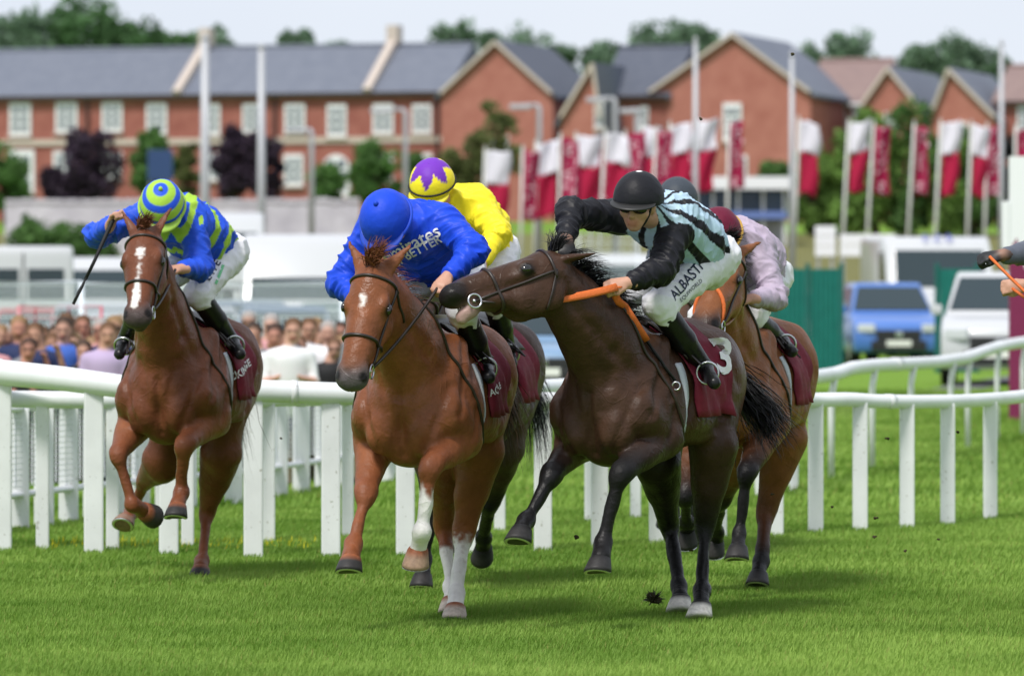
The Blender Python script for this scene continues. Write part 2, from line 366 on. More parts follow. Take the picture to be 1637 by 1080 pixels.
def rail(label, posts, top, rad, pw, step=14, curved=False):
    Yof = [(p[0], CAMH * F / (p[1] - HY)) for p in posts]; root = thing('running_rail', label, 'rail', tuple(GP(*posts[len(posts) // 2])), 'running rails of the course')
    xs = np.arange(top[0][0], top[-1][0] + 1, step); c = [P(x, interp(top, x), interp(Yof, x)) for x in xs]
    MB().tube(c, [interp(rad, x) for x in xs], 14).build('top_rail', M_PVC, root, True)
    for k in range(6, len(c) - 4, 17): MB().tube([c[k] - (c[k + 1] - c[k]) * .35, c[k] + (c[k + 1] - c[k]) * .35], interp(rad, xs[k]) * 1.07, 14).build('joint_sleeve', M_PVC2, root, True)
    for px, py in posts:
        Y = interp(Yof, px); g = P(px, py, Y); g.z = -.03; r = interp(rad, px); t = P(px, interp(top, px), Y); w_ = interp(pw, px)
        if curved and px > 1290:
            pts = [V(g.x, g.y, g.z), V(g.x, g.y, t.z - .32), V(g.x + .005, g.y, t.z - .18), V(t.x + .03, g.y, t.z - .02)]; MB().tube(pts, w_ * .5, 10, flat=.8).build('post', M_PVC2, root, True)
        else: MB().box(V(g.x, g.y, (g.z + t.z - r * .3) / 2), (w_, .05, t.z - r * .3 - g.z)).build('post', M_PVC2, root, bevel=.012)
    return root
FP = [(-70, 878), (3, 880), (150, 884), (270, 886), (405, 890), (529, 889), (648, 888), (760, 884), (868, 880), (959, 874), (1051, 868), (1149, 860), (1240, 856), (1304, 850), (1375, 847), (1450, 843), (1515, 838), (1583, 829), (1655, 818), (1730, 808)]
rail('thick white plastic running rail behind the galloping horses', FP, [(-90, 584), (0, 595), (100, 605), (190, 617), (400, 624), (550, 629), (700, 635), (870, 642), (1000, 644), (1150, 643), (1240, 641), (1301, 639), (1360, 638), (1396, 641), (1466, 642), (1537, 641), (1600, 637), (1637, 633), (1740, 626)],
     [(-90, .088), (200, .075), (900, .064), (1300, .05), (1700, .048)], [(0, .125), (900, .115), (1300, .105), (1700, .10)])
BPO = [(-60, 876), (68, 878), (180, 878), (300, 873), (430, 866), (556, 857), (680, 853), (799, 849), (943, 833), (1016, 829), (1069, 820), (1140, 806), (1214, 792), (1269, 786), (1329, 766), (1394, 752), (1456, 741), (1520, 727), (1547, 717), (1594, 706), (1635, 697), (1690, 686)]
rail('thinner white running rail set back behind the thick front rail', BPO, [(-80, 636), (190, 640), (556, 634), (900, 618), (1200, 607), (1301, 603), (1340, 597), (1358, 589), (1400, 584), (1500, 579), (1545, 572), (1580, 559), (1610, 551), (1660, 543), (1700, 540)],
     [(-80, .055), (1300, .062), (1700, .062)], [(0, .085), (1200, .075), (1700, .075)], curved=True)
# ------------------------------------------------------------ spectator fence, white boards
FB = [(-60, 860), (0, 850), (117, 833), (260, 816), (390, 803), (530, 780), (640, 757), (760, 735)]; FY = [(p[0], CAMH * F / (p[1] - HY)) for p in FB]
sf = thing('board_fence', 'white board fence in front of the spectators', 'fence', tuple(GP(260, 816)))
M_WIRE = mat('galvanised_wire', (.62, .64, .70), .5, .4, 0)
def fp(px, z): Y = interp(FY, px); p = P(px, 455, Y); p.z = z; return p
fx = []; x = -50.
while x < 770: fx.append(x); x += 40 - x * .010
for x in fx:
    p = fp(x, .40); MB().box(p, (.14, .03, .88)).build('board', M_PVC2, sf, bevel=.006)
for z, r in ((.84, .045), (.24, .04)):
    MB().tube([fp(x, z) + V(0, .045, 0) for x in (-55, 60, 180, 300, 420, 540, 660, 765)], r, 8, flat=.6).build('fence_rail', M_PVC2, sf, True)
mw = MB()
for x in np.arange(-55, 765, 5.5): mw.tube([fp(x, .3) + V(0, .09, 0), fp(x, .82) + V(0, .09, 0)], .006, 3)
for z in np.arange(.3, .83, .04): mw.tube([fp(x, z) + V(0, .09, 0) for x in (-55, 200, 500, 765)], .003, 3)
mw.build('wire_mesh', M_WIRE, sf)['kind'] = 'stuff'
# ------------------------------------------------------------ spectators
SHIRT = [('pink', (.5, .25, .27)), ('navy', (.02, .03, .09)), ('white', (.7, .7, .72)), ('blue', (.05, .12, .45)), ('grey', (.2, .21, .23)), ('black', (.02, .02, .022)), ('rust', (.2, .08, .06)), ('lilac', (.42, .33, .5))]
HAIRC = [('dark', (.02, .014, .01)), ('brown', (.09, .045, .02)), ('fair', (.22, .14, .07)), ('grey', (.3, .29, .28))]
ACC = ['bare arms', 'sunglasses', 'hand at the face', 'arms folded', 'phone held up']
M_CROWD = mat('crowd_cloth_skin', attr=True, rough=.7, spec=.2)
def person(px, Y, hgt, si, hi, ai, where):
    X = (px - CX) / F * Y; z0 = gz(X, Y); b = Vector((X, Y, z0)); k = hgt / 1.72; sh = SHIRT[si]; ha = HAIRC[hi]; sk = random.choice([(.5, .28, .2), (.56, .32, .24), (.42, .23, .16), (.5, .24, .18)])
    S = SDF(); q = lambda x, y, z: b + V(x, y, z) * k; tr = random.choice([(.03, .04, .08), (.05, .05, .05), (.2, .17, .12)]); r = random.Random(int(px * 7))
    for e in (-1, 1):
        S.cone(q(e * .09, 0, .04), q(e * .09, 0, .48), .055 * k, .065 * k, .03, ca=tr); S.cone(q(e * .09, 0, .48), q(e * .09, 0, .88), .07 * k, .095 * k, .03, ca=tr); S.cone(q(e * .09, .03, .03), q(e * .1, -.14, .03), .045 * k, .04 * k, .02, ca=(.02, .02, .02))
    S.cone(q(0, 0, .92), q(0, 0, 1.32), .14 * k, .16 * k, .05, V(1, 0, 0), 1.2, sh[1]); S.cone(q(-.17, 0, 1.38), q(.17, 0, 1.38), .07 * k, .07 * k, .05, ca=sh[1]); S.cone(q(0, 0, 1.38), q(0, -.02, 1.52), .055 * k, .055 * k, .03, ca=sk)
    t = r.uniform(-.06, .06)
    S.ell(q(t, -.02, 1.61), (V(1, 0, 0), V(0, 1, 0), V(0, 0, 1)), (.08 * k, .1 * k, .115 * k), .02, sk); S.ell(q(t, .015, 1.672), (V(1, 0, 0), V(0, 1, 0), V(0, 0, 1)), (.096 * k, .112 * k, .085 * k), .008, ha[1]); S.cone(q(t - .045, -.112, 1.628), q(t - .022, -.118, 1.628), .013 * k, .013 * k, .004, ca=(.08, .04, .03)); S.cone(q(t + .045, -.112, 1.628), q(t + .022, -.118, 1.628), .013 * k, .013 * k, .004, ca=(.08, .04, .03)); S.cone(q(t - .025, -.112, 1.548), q(t + .025, -.112, 1.548), .011 * k, .011 * k, .004, ca=(.25, .07, .06)); S.cone(q(t, -.11, 1.6), q(t, -.12, 1.575), .012 * k, .016 * k, .01, ca=sk)
    if hi in (1, 2) and r.random() < .6: S.cone(q(t - .07, .03, 1.6), q(t - .08, .03, 1.4), .035 * k, .03 * k, .02, ca=ha[1]); S.cone(q(t + .07, .03, 1.6), q(t + .08, .03, 1.4), .035 * k, .03 * k, .02, ca=ha[1])
    if ai == 1: S.cone(q(t - .06, -.1, 1.625), q(t + .06, -.1, 1.625), .02 * k, .02 * k, .006, ca=(.01, .01, .01))
    for e in (-1, 1):
        el = q(e * .25, -.04, 1.12)
        if ai == 2 and e == 1 or ai == 4 and e == 1: el = q(.28, -.12, 1.2); wr = q(.14 if ai == 2 else .2, -.22, 1.5)
        elif ai == 3: wr = q(-e * .1, -.2, 1.14)
        else: wr = q(e * .12, -.28, 1.16)
        S.cone(q(e * .2, 0, 1.37), el, .055 * k, .045 * k, .03, ca=sh[1]); S.cone(el, wr, .043 * k, .032 * k, .02, ca=sk if ai in (0, 2, 4) else sh[1]); S.cone(wr, wr + V(-e * .03, -.06, .02) * k, .032 * k, .025 * k, .02, ca=sk)
    v, f = S.mesh(.028, 1); root = thing('person', 'spectator with %s hair, %s top, %s, %s' % (ha[0], sh[0], ACC[ai], where), 'spectator', tuple(b), 'spectators behind the board fence')
    mk('body', v, f, M_CROWD, root, True, S.colors(v, sk, .006))
used = set(); ci = 0
def crowd(x0, x1, n, where):
    for i in range(n):
        px = lerp(x0, x1, (i + .5) / n) + random.uniform(-6, 6); Y = random.choice([48.5, 50.0, 51.5, 53.0, 54.5]) + random.uniform(-.3, .3)
        while True:
            c = (random.choice([0, 0, 2, 3, 1, 4, 5, 6, 7]), random.choice([0, 0, 1, 1, 2, 3]), random.choice([0, 0, 1, 2, 3, 4]))
            if c not in used: used.add(c); break
        person(px, Y, random.uniform(1.46, 1.74), *c, where)
crowd(-30, 205, 25, 'near the van'); crowd(402, 590, 21, 'near the motorhome')

# ------------------------------------------------------------ wire barriers behind the crowd
M_WIREW = mat('white_wire', (.66, .72, .78), .5, .4)
def wire_panel(pxa, pxb, Y, z0, z1, m, label, grp=None, sp=.06, r=.011):
    a = (pxa - CX) / F * Y; b = (pxb - CX) / F * Y; g = min(gz(a, Y), gz(b, Y)); root = thing('wire_barrier', label, 'barrier', ((a + b) / 2, Y, g), grp)
    fr = MB(); fr.tube([V(a, Y, g), V(a, Y, z1), V(b, Y, z1), V(b, Y, g)], .022, 8).build('frame', m, root, True)
    w_ = MB()
    for x in np.arange(a + sp, b, sp): w_.tube([V(x, Y, z0), V(x, Y, z1)], r, 4)
    for z in np.arange(z0, z1, .2): w_.tube([V(a, Y, z), V(b, Y, z)], r, 4)
    w_.build('wire_mesh', m, root)['kind'] = 'stuff'
wire_panel(-60, 128, 62, .1, 1.74, M_WIREW, 'white wire mesh barrier standing in front of the white van', 'wire mesh barriers'); wire_panel(132, 330, 62, .1, 1.72, M_WIREW, 'white wire mesh barrier behind the blazed chestnut horse', 'wire mesh barriers')
wire_panel(334, 545, 62, .1, 1.73, M_WIREW, 'white wire mesh barrier in front of the motorhome', 'wire mesh barriers'); wire_panel(549, 700, 62, .1, 1.73, M_WIREW, 'white wire mesh barrier behind the starred chestnut horse', 'wire mesh barriers')
M_PINK = mat('faded_red_paint', (.55, .17, .2), .6, .3)
wire_panel(30, 162, 60, .1, 1.44, M_PINK, 'faded red framed crowd barrier among the wire barriers', None, .2, .008)
wire_panel(925, 1020, 120, .1, 2.9, M_WIREW, 'tall white wire barrier in front of the flags', None, .16, .012)

# ------------------------------------------------------------ vehicles
M_GLASS = mat('car_glass', (.02, .035, .042), .08, .6); M_TYRE = mat('tyre', (.015, .015, .016), .8, .2); M_RIM = mat('wheel_rim', (.45, .46, .48), .35, .5, .8); M_LAMP = mat('headlamp', (.55, .57, .6), .1, .7); M_PLASTIC = mat('black_plastic', (.02, .02, .022), .5, .4); M_PLATE = mat('number_plate', (.75, .75, .72), .5, .3); M_CHROME = mat('chrome', (.7, .7, .72), .15, .5, 1)
def vehicle(name, label, px, Y, yaw, dim, paint, grp=None, van=False, hb=None, sign=None, wt=None):
    Ln, Wd, Ht = dim; X = (px - CX) / F * Y; ya = math.radians(yaw); fx_ = V(math.sin(ya), -math.cos(ya), 0); lx = V(math.cos(ya), math.sin(ya), 0); up = V(0, 0, 1); o = V(X, Y, gz(X, Y)) - fx_ * (Ln / 2)
    root = thing(name, label, 'van' if van else 'car', tuple(o), grp); h_ = Ln / 2; hb = hb or Ht * .56; ax = (fx_, lx, up); w2 = Wd / 2
    pm = mat('paint_' + paint[0], paint[1], .28, .5, coat=.6)
    if van: prof = [(h_, .3), (h_ + .03, .65), (h_ - .12, hb), (h_ - .62, hb + .18), (h_ - 1.15, Ht - .22), (h_ - 1.5, Ht), (-h_ + .08, Ht), (-h_, Ht - .2), (-h_, .35)]; wt = wt or Ht - .22; gp = ((h_ - .62, hb + .18), (h_ - .62 - .53 * (wt - hb - .18) / (Ht - .4 - hb), wt))
    else: prof = [(h_ - .04, .28), (h_, .5), (h_ - .05, hb * .80), (h_ - .35, hb * .93), (h_ - 1.05, hb + .02), (-h_ + .15, hb + .04), (-h_, hb * .7), (-h_ + .03, .32)]; gp = ((h_ - 1.05, hb), (h_ - 1.85, Ht - .05))
    MB().prism([(x, z) for x, z in prof], -w2, w2, ax, o).build('body', pm, root, True, bevel=.09)
    if not van:
        ca = [(h_ - 1.0, hb - .02), (h_ - 1.85, Ht), (-h_ + 1.0, Ht), (-h_ + .25, hb - .02)]; v = []
        for sgn in (-1, 1):
            for x, z in ca: v.append(o + fx_ * x + lx * (sgn * w2 * (.95 if z < Ht else .74)) + up * z)
        MB().add(v, [(0, 1, 2, 3), (7, 6, 5, 4), (0, 4, 5, 1), (1, 5, 6, 2), (2, 6, 7, 3), (3, 7, 4, 0)]).build('cabin', pm, root, True, bevel=.06)
    (xa, za), (xb, zb) = gp; d = V(0, 0, 0) + fx_ * (xb - xa) + up * (zb - za); nn = nrm(lx.cross(d)); nn = nn if nn.dot(fx_) > 0 else -nn
    ka, kb = (.86, .84) if van else (.87, .70); q = lambda t, sd_, k: o + fx_ * lerp(xa, xb, t) + up * lerp(za, zb, t) + lx * (sd_ * w2 * k) + nn * (.012 + (.03 if not van else .01))
    v = [q(.1, -1, ka), q(.1, 1, ka), q(.9, 1, kb), q(.9, -1, kb)]; v2 = [p - nn * .05 for p in v]; MB().add(v + v2, [(0, 1, 2, 3), (7, 6, 5, 4), (0, 4, 5, 1), (1, 5, 6, 2), (2, 6, 7, 3), (3, 7, 4, 0)]).build('windscreen', M_GLASS, root, bevel=.015)
    for sgn in (-1, 1):
        if van: sv = [(h_ - .95, hb + .22), (h_ - 1.35, Ht - .35), (h_ - 2.2, Ht - .35), (h_ - 2.2, hb + .15)]; of = w2 + .004
        else: sv = [(h_ - 1.35, hb + .05), (h_ - 1.9, Ht - .1), (-h_ + 1.1, Ht - .1), (-h_ + .6, hb + .05)]; of = None
        vv = [o + fx_ * x + up * z + lx * (sgn * (of if of else w2 * (.955 - .205 * (z - hb) / (Ht - hb)) + .006)) for x, z in sv]; vv2 = [p - lx * (sgn * .03) for p in vv]
        MB().add(vv + vv2, [(0, 1, 2, 3), (7, 6, 5, 4), (0, 4, 5, 1), (1, 5, 6, 2), (2, 6, 7, 3), (3, 7, 4, 0)]).build('side_window', M_GLASS, root)
        hz = hb * .74; MB().box(o + fx_ * (h_ - .06) + lx * (sgn * w2 * .72) + up * hz, (.16, Wd * .2, hb * .16), (nrm(fx_ + lx * sgn * .25), nrm(lx - fx_ * sgn * .25), up)).build('headlight', M_LAMP, root, bevel=.03)
        mz = hb + (.25 if van else .1); MB().box(o + fx_ * (h_ - 1.2) + lx * (sgn * (w2 + .1)) + up * mz, (.12, .2, .17 if not van else .32), ax).build('mirror', pm, root, bevel=.04)
        for xw in (h_ - .82, -h_ + .85):
            wc = o + fx_ * xw + lx * (sgn * (w2 - .1)) + up * .33; wh = MB().tube([wc - lx * (sgn * .1), wc + lx * (sgn * .112)], .33, 20).build('wheel', M_TYRE, root, False, bevel=.02); MB().tube([wc + lx * (sgn * .1), wc + lx * (sgn * .12)], .2, 16).build('rim', M_RIM, wh)
    fr = o + fx_ * (h_ + .005)
    MB().box(fr + up * (hb * .6) - fx_ * .03, (.06, Wd * .5, hb * .2), ax).build('grille', M_PLASTIC, root, bevel=.02); MB().box(fr + up * (hb * .4), (.05, Wd * .62, hb * .2), ax).build('bumper', M_PLASTIC, root, bevel=.03)
    MB().box(fr + up * (hb * .45) + fx_ * .032, (.012, .52, .12), ax).build('number_plate', M_PLATE, root)
    MB().box(fr + up * (hb * .62) + fx_ * .005, (.03, .16, .12), ax).build('badge', M_CHROME, root, bevel=.02)
    if van:
        for sgn in (-1, 1): MB().box(o - fx_ * (h_ + .003) + lx * (sgn * w2 * .45) + up * (Ht - .75), (.02, w2 * .72, .6), ax).build('rear_window', M_GLASS, root, bevel=.006)
        MB().box(o - fx_ * (h_ + .012) + up * (Ht * .55), (.012, .025, Ht * .8), ax).build('door_seam', M_PLASTIC, root)
    for sgn in (-1, 1): MB().box(o - fx_ * (h_ - .01) + lx * (sgn * w2 * .86) + up * (hb * .72), (.06, .14, .34 if van else .2), ax).build('tail_light', mat('tail_lamp', (.3, .012, .01), .2, .5), root, bevel=.015)
    MB().box(o + fx_ * (h_ - .9) - fx_ * 0 + up * (hb * .38), (.02, Wd + .012, .025), ax).build('sill_trim', M_PLASTIC, root)
    if sign: text_on(None, sign[0], mat('blue_print', (.08, .1, .4), .6), root, o + fx_ * (h_ - 1.33) + up * (Ht - .06) + fx_ * .10 + up * .02, lx, nrm(up - fx_ * .9), sign[1])
    return root
vehicle('parked_car', 'blue sport utility car with a chrome grille, behind the gap in the green screens', 1437, 104, 3, (4.4, 1.86, 1.74), ('blue', (.06, .16, .48)), None, False, 1.08)
vehicle('parked_car', 'white sport utility car beside the zigzag board', 1597, 84, -6, (4.7, 1.95, 1.92), ('white', (.5, .51, .53)), None, False, 1.18)
vehicle('parked_van', 'white van with blue letters above its windscreen, behind the green screens', 1512, 116, 4, (5.4, 2.5, 2.82), ('white', (.5, .51, .53)), None, True, 1.35, ('E Z B', .32))
vehicle('parked_car', 'small silver car squeezed behind the end of the green screens', 1352, 109, 8, (3.9, 1.7, 1.6), ('silver', (.3, .32, .35)))
vehicle('parked_car', 'pale blue car showing between the brown and near-black horses', 868, 76, -4, (4.3, 1.8, 1.5), ('pale_blue', (.16, .27, .42)))
vehicle('parked_van', 'plain white van seen at the end of the wire barriers', 6, 104, 190, (5.2, 2.0, 2.75), ('white', (.5, .51, .53)), None, True, 1.3)
vehicle('parked_van', 'white van parked behind the blazed chestnut horse', 172, 112, 6, (5.0, 2.0, 2.5), ('white', (.5, .51, .53)), None, True, 1.3)
vehicle('motorhome', 'big white motorhome with a wide windscreen behind the wire barriers', 474, 103, 0, (6.5, 2.35, 3.05), ('white', (.5, .51, .53)), None, True, 1.45, None, 2.2)
vehicle('motorhome', 'second white motorhome parked behind the hooped jockey', 352, 126, 5, (6.5, 2.3, 3.45), ('white', (.5, .51, .53)), None, True, 2.2, None, 3.0)
vehicle('parked_car', 'silver estate car behind the wire barrier and white van', 112, 84, -8, (4.4, 1.8, 1.72), ('silver', (.3, .32, .35)))
vehicle('parked_car', 'grey blue car behind the wire barrier next to the motorhome', 402, 86, 6, (4.4, 1.8, 1.78), ('grey_blue', (.12, .16, .23)))
vehicle('parked_car', 'dark green hatchback behind the wire barrier and starred chestnut', 520, 88, -5, (4.1, 1.75, 1.72), ('dark_green', (.03, .07, .06)))
vehicle('parked_car', 'dark grey car behind the wire barrier and blazed chestnut', 262, 88, 4, (4.3, 1.8, 1.7), ('dark_grey', (.07, .075, .085)))
vehicle('parked_van', 'white van standing behind the tall wire barrier and near-black horse', 975, 130, -6, (5.0, 2.0, 2.35), ('white', (.5, .51, .53)), None, True, 1.2)

for px_, Y_, yw_, dm_, pc_, lb_ in ((52, 92, 5, (4.2, 1.75, 1.6), ('red', (.3, .03, .03)), 'dark red car behind the wire barrier beside the plain white van'), (168, 78, -4, (4.3, 1.8, 1.62), ('silver', (.3, .32, .35)), 'silver hatchback behind the wire barrier under the whip'), (318, 80, 6, (4.3, 1.8, 1.68), ('mid_silver', (.26, .28, .31)), 'mid silver car behind the wire barrier and hooped jockey'), (455, 78, 3, (4.4, 1.82, 1.7), ('steel_blue', (.08, .12, .19)), 'steel blue car in front of the big motorhome'), (560, 80, -3, (4.3, 1.8, 1.66), ('green_grey', (.16, .2, .19)), 'green grey car behind the blue jockey sleeve')): vehicle('parked_car', lb_, px_, Y_, yw_, dm_, pc_)
# ------------------------------------------------------------ green screens
M_TEAL = mat('teal_sheet', (.012, .155, .135), .6, .3, noise=.15, scale=4); M_TEALD = mat('teal_post', (.008, .10, .09), .5, .3)
def screen(pxa, pxb, Y, label):
    a = (pxa - CX) / F * Y; b = (pxb - CX) / F * Y; root = thing('green_screen', label, 'fence', ((a + b) / 2, Y, 0), 'green sheet screens'); n = max(1, round((b - a) / .62)); zt = CAMH + (HY - 428) / F * Y
    for i in range(n):
        x0 = lerp(a, b, i / n); x1 = lerp(a, b, (i + 1) / n); m = 6; v = []
        for k in range(m * 2 + 1):
            x = lerp(x0 + .05, x1 - .05, k / (2 * m)); y = Y + (.018 if k % 2 else -.018); v += [(x, y, .02), (x, y, zt - .02)]
        v += [(x_, y_ + .03, z_) for x_, y_, z_ in v]; N = 2 * (2 * m + 1); f = []
        for k in range(2 * m): f += [(2 * k, 2 * k + 2, 2 * k + 3, 2 * k + 1), (N + 2 * k + 1, N + 2 * k + 3, N + 2 * k + 2, N + 2 * k), (2 * k + 1, 2 * k + 3, N + 2 * k + 3, N + 2 * k + 1)]
        mk('panel', v, f, M_TEAL, root)
    for i in range(n + 1): MB().box(V(lerp(a, b, i / n), Y + .01, zt / 2 + .04), (.09, .09, zt + .1)).build('post', M_TEALD, root, bevel=.01)
screen(1130, 1345, 97, 'long green sheet screen behind the bay horse'); screen(1498, 1562, 97, 'short green sheet screen between the blue and the white car')

# ------------------------------------------------------------ zigzag board at the edge of the course
M_BURG = mat('burgundy_board', (.19, .02, .075), .55, .3, noise=.06, scale=3); M_WBOARD = mat('white_board', (.78, .78, .82), .5, .3)
Yb = 62.5; x0 = (1614 - CX) / F * Yb; zb = lambda py: CAMH + (HY - py) / F * Yb; wb = 1.3
zr = thing('zigzag_board', 'tall burgundy board with a white zigzag top beside the running rail', 'board', (x0 + wb / 2, Yb, 0)); tw = .22
low = [(x0, -.02), (x0 + wb, -.02)] + [(x0 + wb - i * tw / 2, zb(432) if i % 2 == 0 else zb(380)) for i in range(int(wb / tw * 2) + 1)] + [(x0, zb(400))]
upp = [(x0, zb(400))] + [(x0 + wb - i * tw / 2, zb(432) if i % 2 == 0 else zb(380)) for i in range(int(wb / tw * 2), -1, -1)] + [(x0 + wb, zb(250)), (x0, zb(250))]
MB().prism(low, Yb, Yb + .12).build('lower_panel', M_BURG, zr); MB().prism(upp, Yb + .004, Yb + .116).build('upper_panel', M_WBOARD, zr)
MB().box(V(x0 - .045, Yb + .06, (zb(322) + zb(398)) / 2), (.09, .14, zb(322) - zb(398))).build('side_box', M_WBOARD, zr, bevel=.01)

# ------------------------------------------------------------ flags
M_POLE = mat('pale_pole', (.55, .56, .53), .45, .4); M_FW = mat('flag_white', (.78, .77, .84), .75, .15, trans=.25); M_FM = mat('flag_maroon', (.46, .02, .07), .75, .15, trans=.25); M_FB = mat('banner_maroon', (.36, .018, .075), .75, .15, trans=.25); M_FT = mat('banner_print', (.78, .55, .62), .7, .2)
def cloth(x0, x1, z1, zt, Yc, m, parent, name, ph, amp=.05, teeth=0, low=False, shr=0.0):
    amp = .06 + .07 * abs(math.sin(ph * 3.3)); drp = .16 * math.sin(ph * 5.1)
    nx, nz = 8, 14; v = []; f = []
    for j in range(nz + 1):
        for i in range(nx + 1):
            u_ = i / nx; t = j / nz; z = lerp(zt, z1, t); x = lerp(x0, x1, u_) - shr * t * u_ - .06 * (zt - z) * .35
            y = Yc + amp * math.sin(u_ * 6 + ph + t * 3) * (.3 + u_); z -= drp * u_ * u_ - .03 * math.sin(u_ * 7 + ph); x += .05 * math.sin(t * 5 + ph) * u_
            if teeth and not low and j == nz: z -= teeth * (.5 if i % 2 else -.5)
            if teeth and low and j == 0: z -= teeth * (.5 if i % 2 else -.5)
            v.append((x, y, z))
    W2 = nx + 1; f = [(j * W2 + i, j * W2 + i + 1, (j + 1) * W2 + i + 1, (j + 1) * W2 + i) for j in range(nz) for i in range(nx)]
    o = mk(name, v, f, m, parent, True); md = o.modifiers.new('thick', 'SOLIDIFY'); md.thickness = .012; return o, v, f
def flag(pxl, pxr, yt, yb, kind, Y, label, ph):
    a = P(pxl, yt, Y); b = P(pxr, yb, Y); g = gz(a.x, Y); base = V(a.x - (.045 + .022 * math.sin(ph * 7)) * (a.z - g), Y, g)
    root = thing('flag', label, 'flag', tuple(base), 'burgundy and white flags' if kind == 'w' else 'burgundy banners'); MB().tube([base, V(a.x - .04, Y, a.z + .1)], [.06, .042], 10).build('pole', M_POLE, root, True); MB().tube([V(a.x - .04, Y, a.z + .09), V(a.x - .04, Y, a.z + .17)], [.05, .02], 8).build('finial', M_POLE, root, True)
    if kind == 'w':
        zm = lerp(a.z, b.z, .43); cloth(a.x, b.x, zm, a.z, Y, M_FW, root, 'white_band', ph, teeth=.1); cloth(a.x + .02, b.x - .05, b.z, zm, Y + .003, M_FM, root, 'burgundy_band', ph, teeth=.1, low=True, shr=.06)
    else:
        o, v, f = cloth(a.x, b.x, b.z, a.z, Y, M_FB, root, 'banner', ph); bv = BVHTree.FromPolygons(v, f)
        text_on(bv, 'AL SHAQAB', M_FT, root, V((a.x + b.x) / 2 - .02, Y - .2, (a.z + b.z) / 2), V(.035, 0, 1), V(-1, 0, 0), (a.z - b.z) / 5.6, 'lettering', .012, (1.0, 1.15), .035)
FLG_ = [(778, 815, 242, 362, 'w'), (838, 860, 240, 348, 'b'), (861, 890, 230, 345, 'w'), (900, 923, 220, 345, 'b'), (925, 957, 218, 330, 'w'), (955, 971, 222, 330, 'b'), (972, 1003, 212, 318, 'w'), (1004, 1028, 215, 318, 'b'), (1031, 1052, 203, 312, 'w'), (1053, 1072, 209, 310, 'b'), (1075, 1103, 201, 305, 'w'), (1101, 1116, 206, 306, 'b'), (1117, 1143, 193, 304, 'w'), (1168, 1188, 196, 300, 'b'), (1279, 1310, 193, 305, 'w'), (1359, 1389, 198, 307, 'w'), (1399, 1422, 201, 308, 'b'), (1464, 1483, 201, 308, 'b'), (1506, 1535, 198, 312, 'w'), (1555, 1580, 200, 310, 'w'), (1580, 1602, 203, 311, 'b'), (1626, 1650, 208, 252, 'b')]
FLG = [(a_ - (2 if 850 < a_ < 1150 else 0), b_ + (4 if 850 < a_ < 1150 else 1), t_, q_ + 3, k_) for a_, b_, t_, q_, k_ in FLG_]
ORD = ['first', 'second', 'third', 'fourth', 'fifth', 'sixth', 'seventh', 'eighth', 'ninth', 'tenth', 'eleventh', 'twelfth', 'thirteenth', 'fourteenth']
cnt = dict(w=0, b=0)
for i, (a, b, t, q, k) in enumerate(FLG):
    o_ = ORD[cnt[k]]; cnt[k] += 1
    lab = ('white over burgundy flag, %s of its kind counting from the yellow jockey' if k == 'w' else 'narrow burgundy lettered banner, %s of its kind counting from the yellow jockey') % o_
    flag(a, b, t, q, k, 158 + (i % 3) * 2.5, lab, i * 1.7)

# ------------------------------------------------------------ lamp posts and masts
M_GALV = mat('galvanised_post', (.42, .43, .46), .5, .4, .2)
def mast(px, yt, Y, r, label):
    t = P(px, yt, Y); g = gz(t.x, Y); root = thing('lighting_mast', label, 'mast', (t.x, Y, g), 'tall bare masts'); MB().tube([V(t.x, Y, g), V(t.x, Y, t.z)], [r * 1.15, r * .8], 12).build('pole', M_GALV, root, True); MB().tube([V(t.x, Y, t.z - .05), V(t.x, Y, t.z + .12)], [r * .9, r * .5], 12).build('cap', M_GALV, root, True); MB().tube([V(t.x, Y, g), V(t.x, Y, g + .3)], r * 1.6, 12).build('base_collar', M_GALV, root, True)
for px, yt, r, lb in ((328, 62, .15, 'tall pale mast in front of the terrace roof, behind the hooped jockey'), (418, 76, .13, 'pale mast beside the dark purple tree, clear of the hooped jockey'), (1112, 66, .09, 'tall pale mast in front of the big brick gable'), (1266, 88, .085, 'slender mast between the big gable and the right-hand flags'), (1601, 70, .08, 'slender mast rising above the zigzag board')): mast(px, yt, 150, r, lb)
def street(px, yt, arm, Y, label):
    t = P(px, yt, Y); g = gz(t.x, Y); e = P(px + arm, yt + 2, Y); root = thing('street_lamp', label, 'street lamp', (t.x, Y, g), 'street lamps with side arms')
    MB().tube([V(t.x, Y, g), V(t.x, Y, t.z - .1), lerp(V(t.x, Y, t.z), e, .12)], [.13, .1, .09], 10).build('pole', M_GALV, root, True); MB().tube([lerp(V(t.x, Y, t.z), e, .05), e], .08, 8).build('arm', M_GALV, root, True); MB().box(lerp(V(t.x, Y, t.z), e, .85) - V(0, 0, .03), (.8, .3, .2)).build('lamp_head', M_GALV, root, bevel=.05)
for px, yt, arm, lb in ((648, 175, -46, 'street lamp with its arm across the terrace windows above the blue jockey'), (498, 207, -28, 'low street lamp in front of the terrace between mast and blue jockey'), (862, 168, -36, 'street lamp in front of the brick cross gable'), (983, 157, -34, 'street lamp in front of the narrow gable'), (1018, 175, -12, 'short street lamp beside the dark helmeted jockey')): street(px, yt, arm, 190, lb)

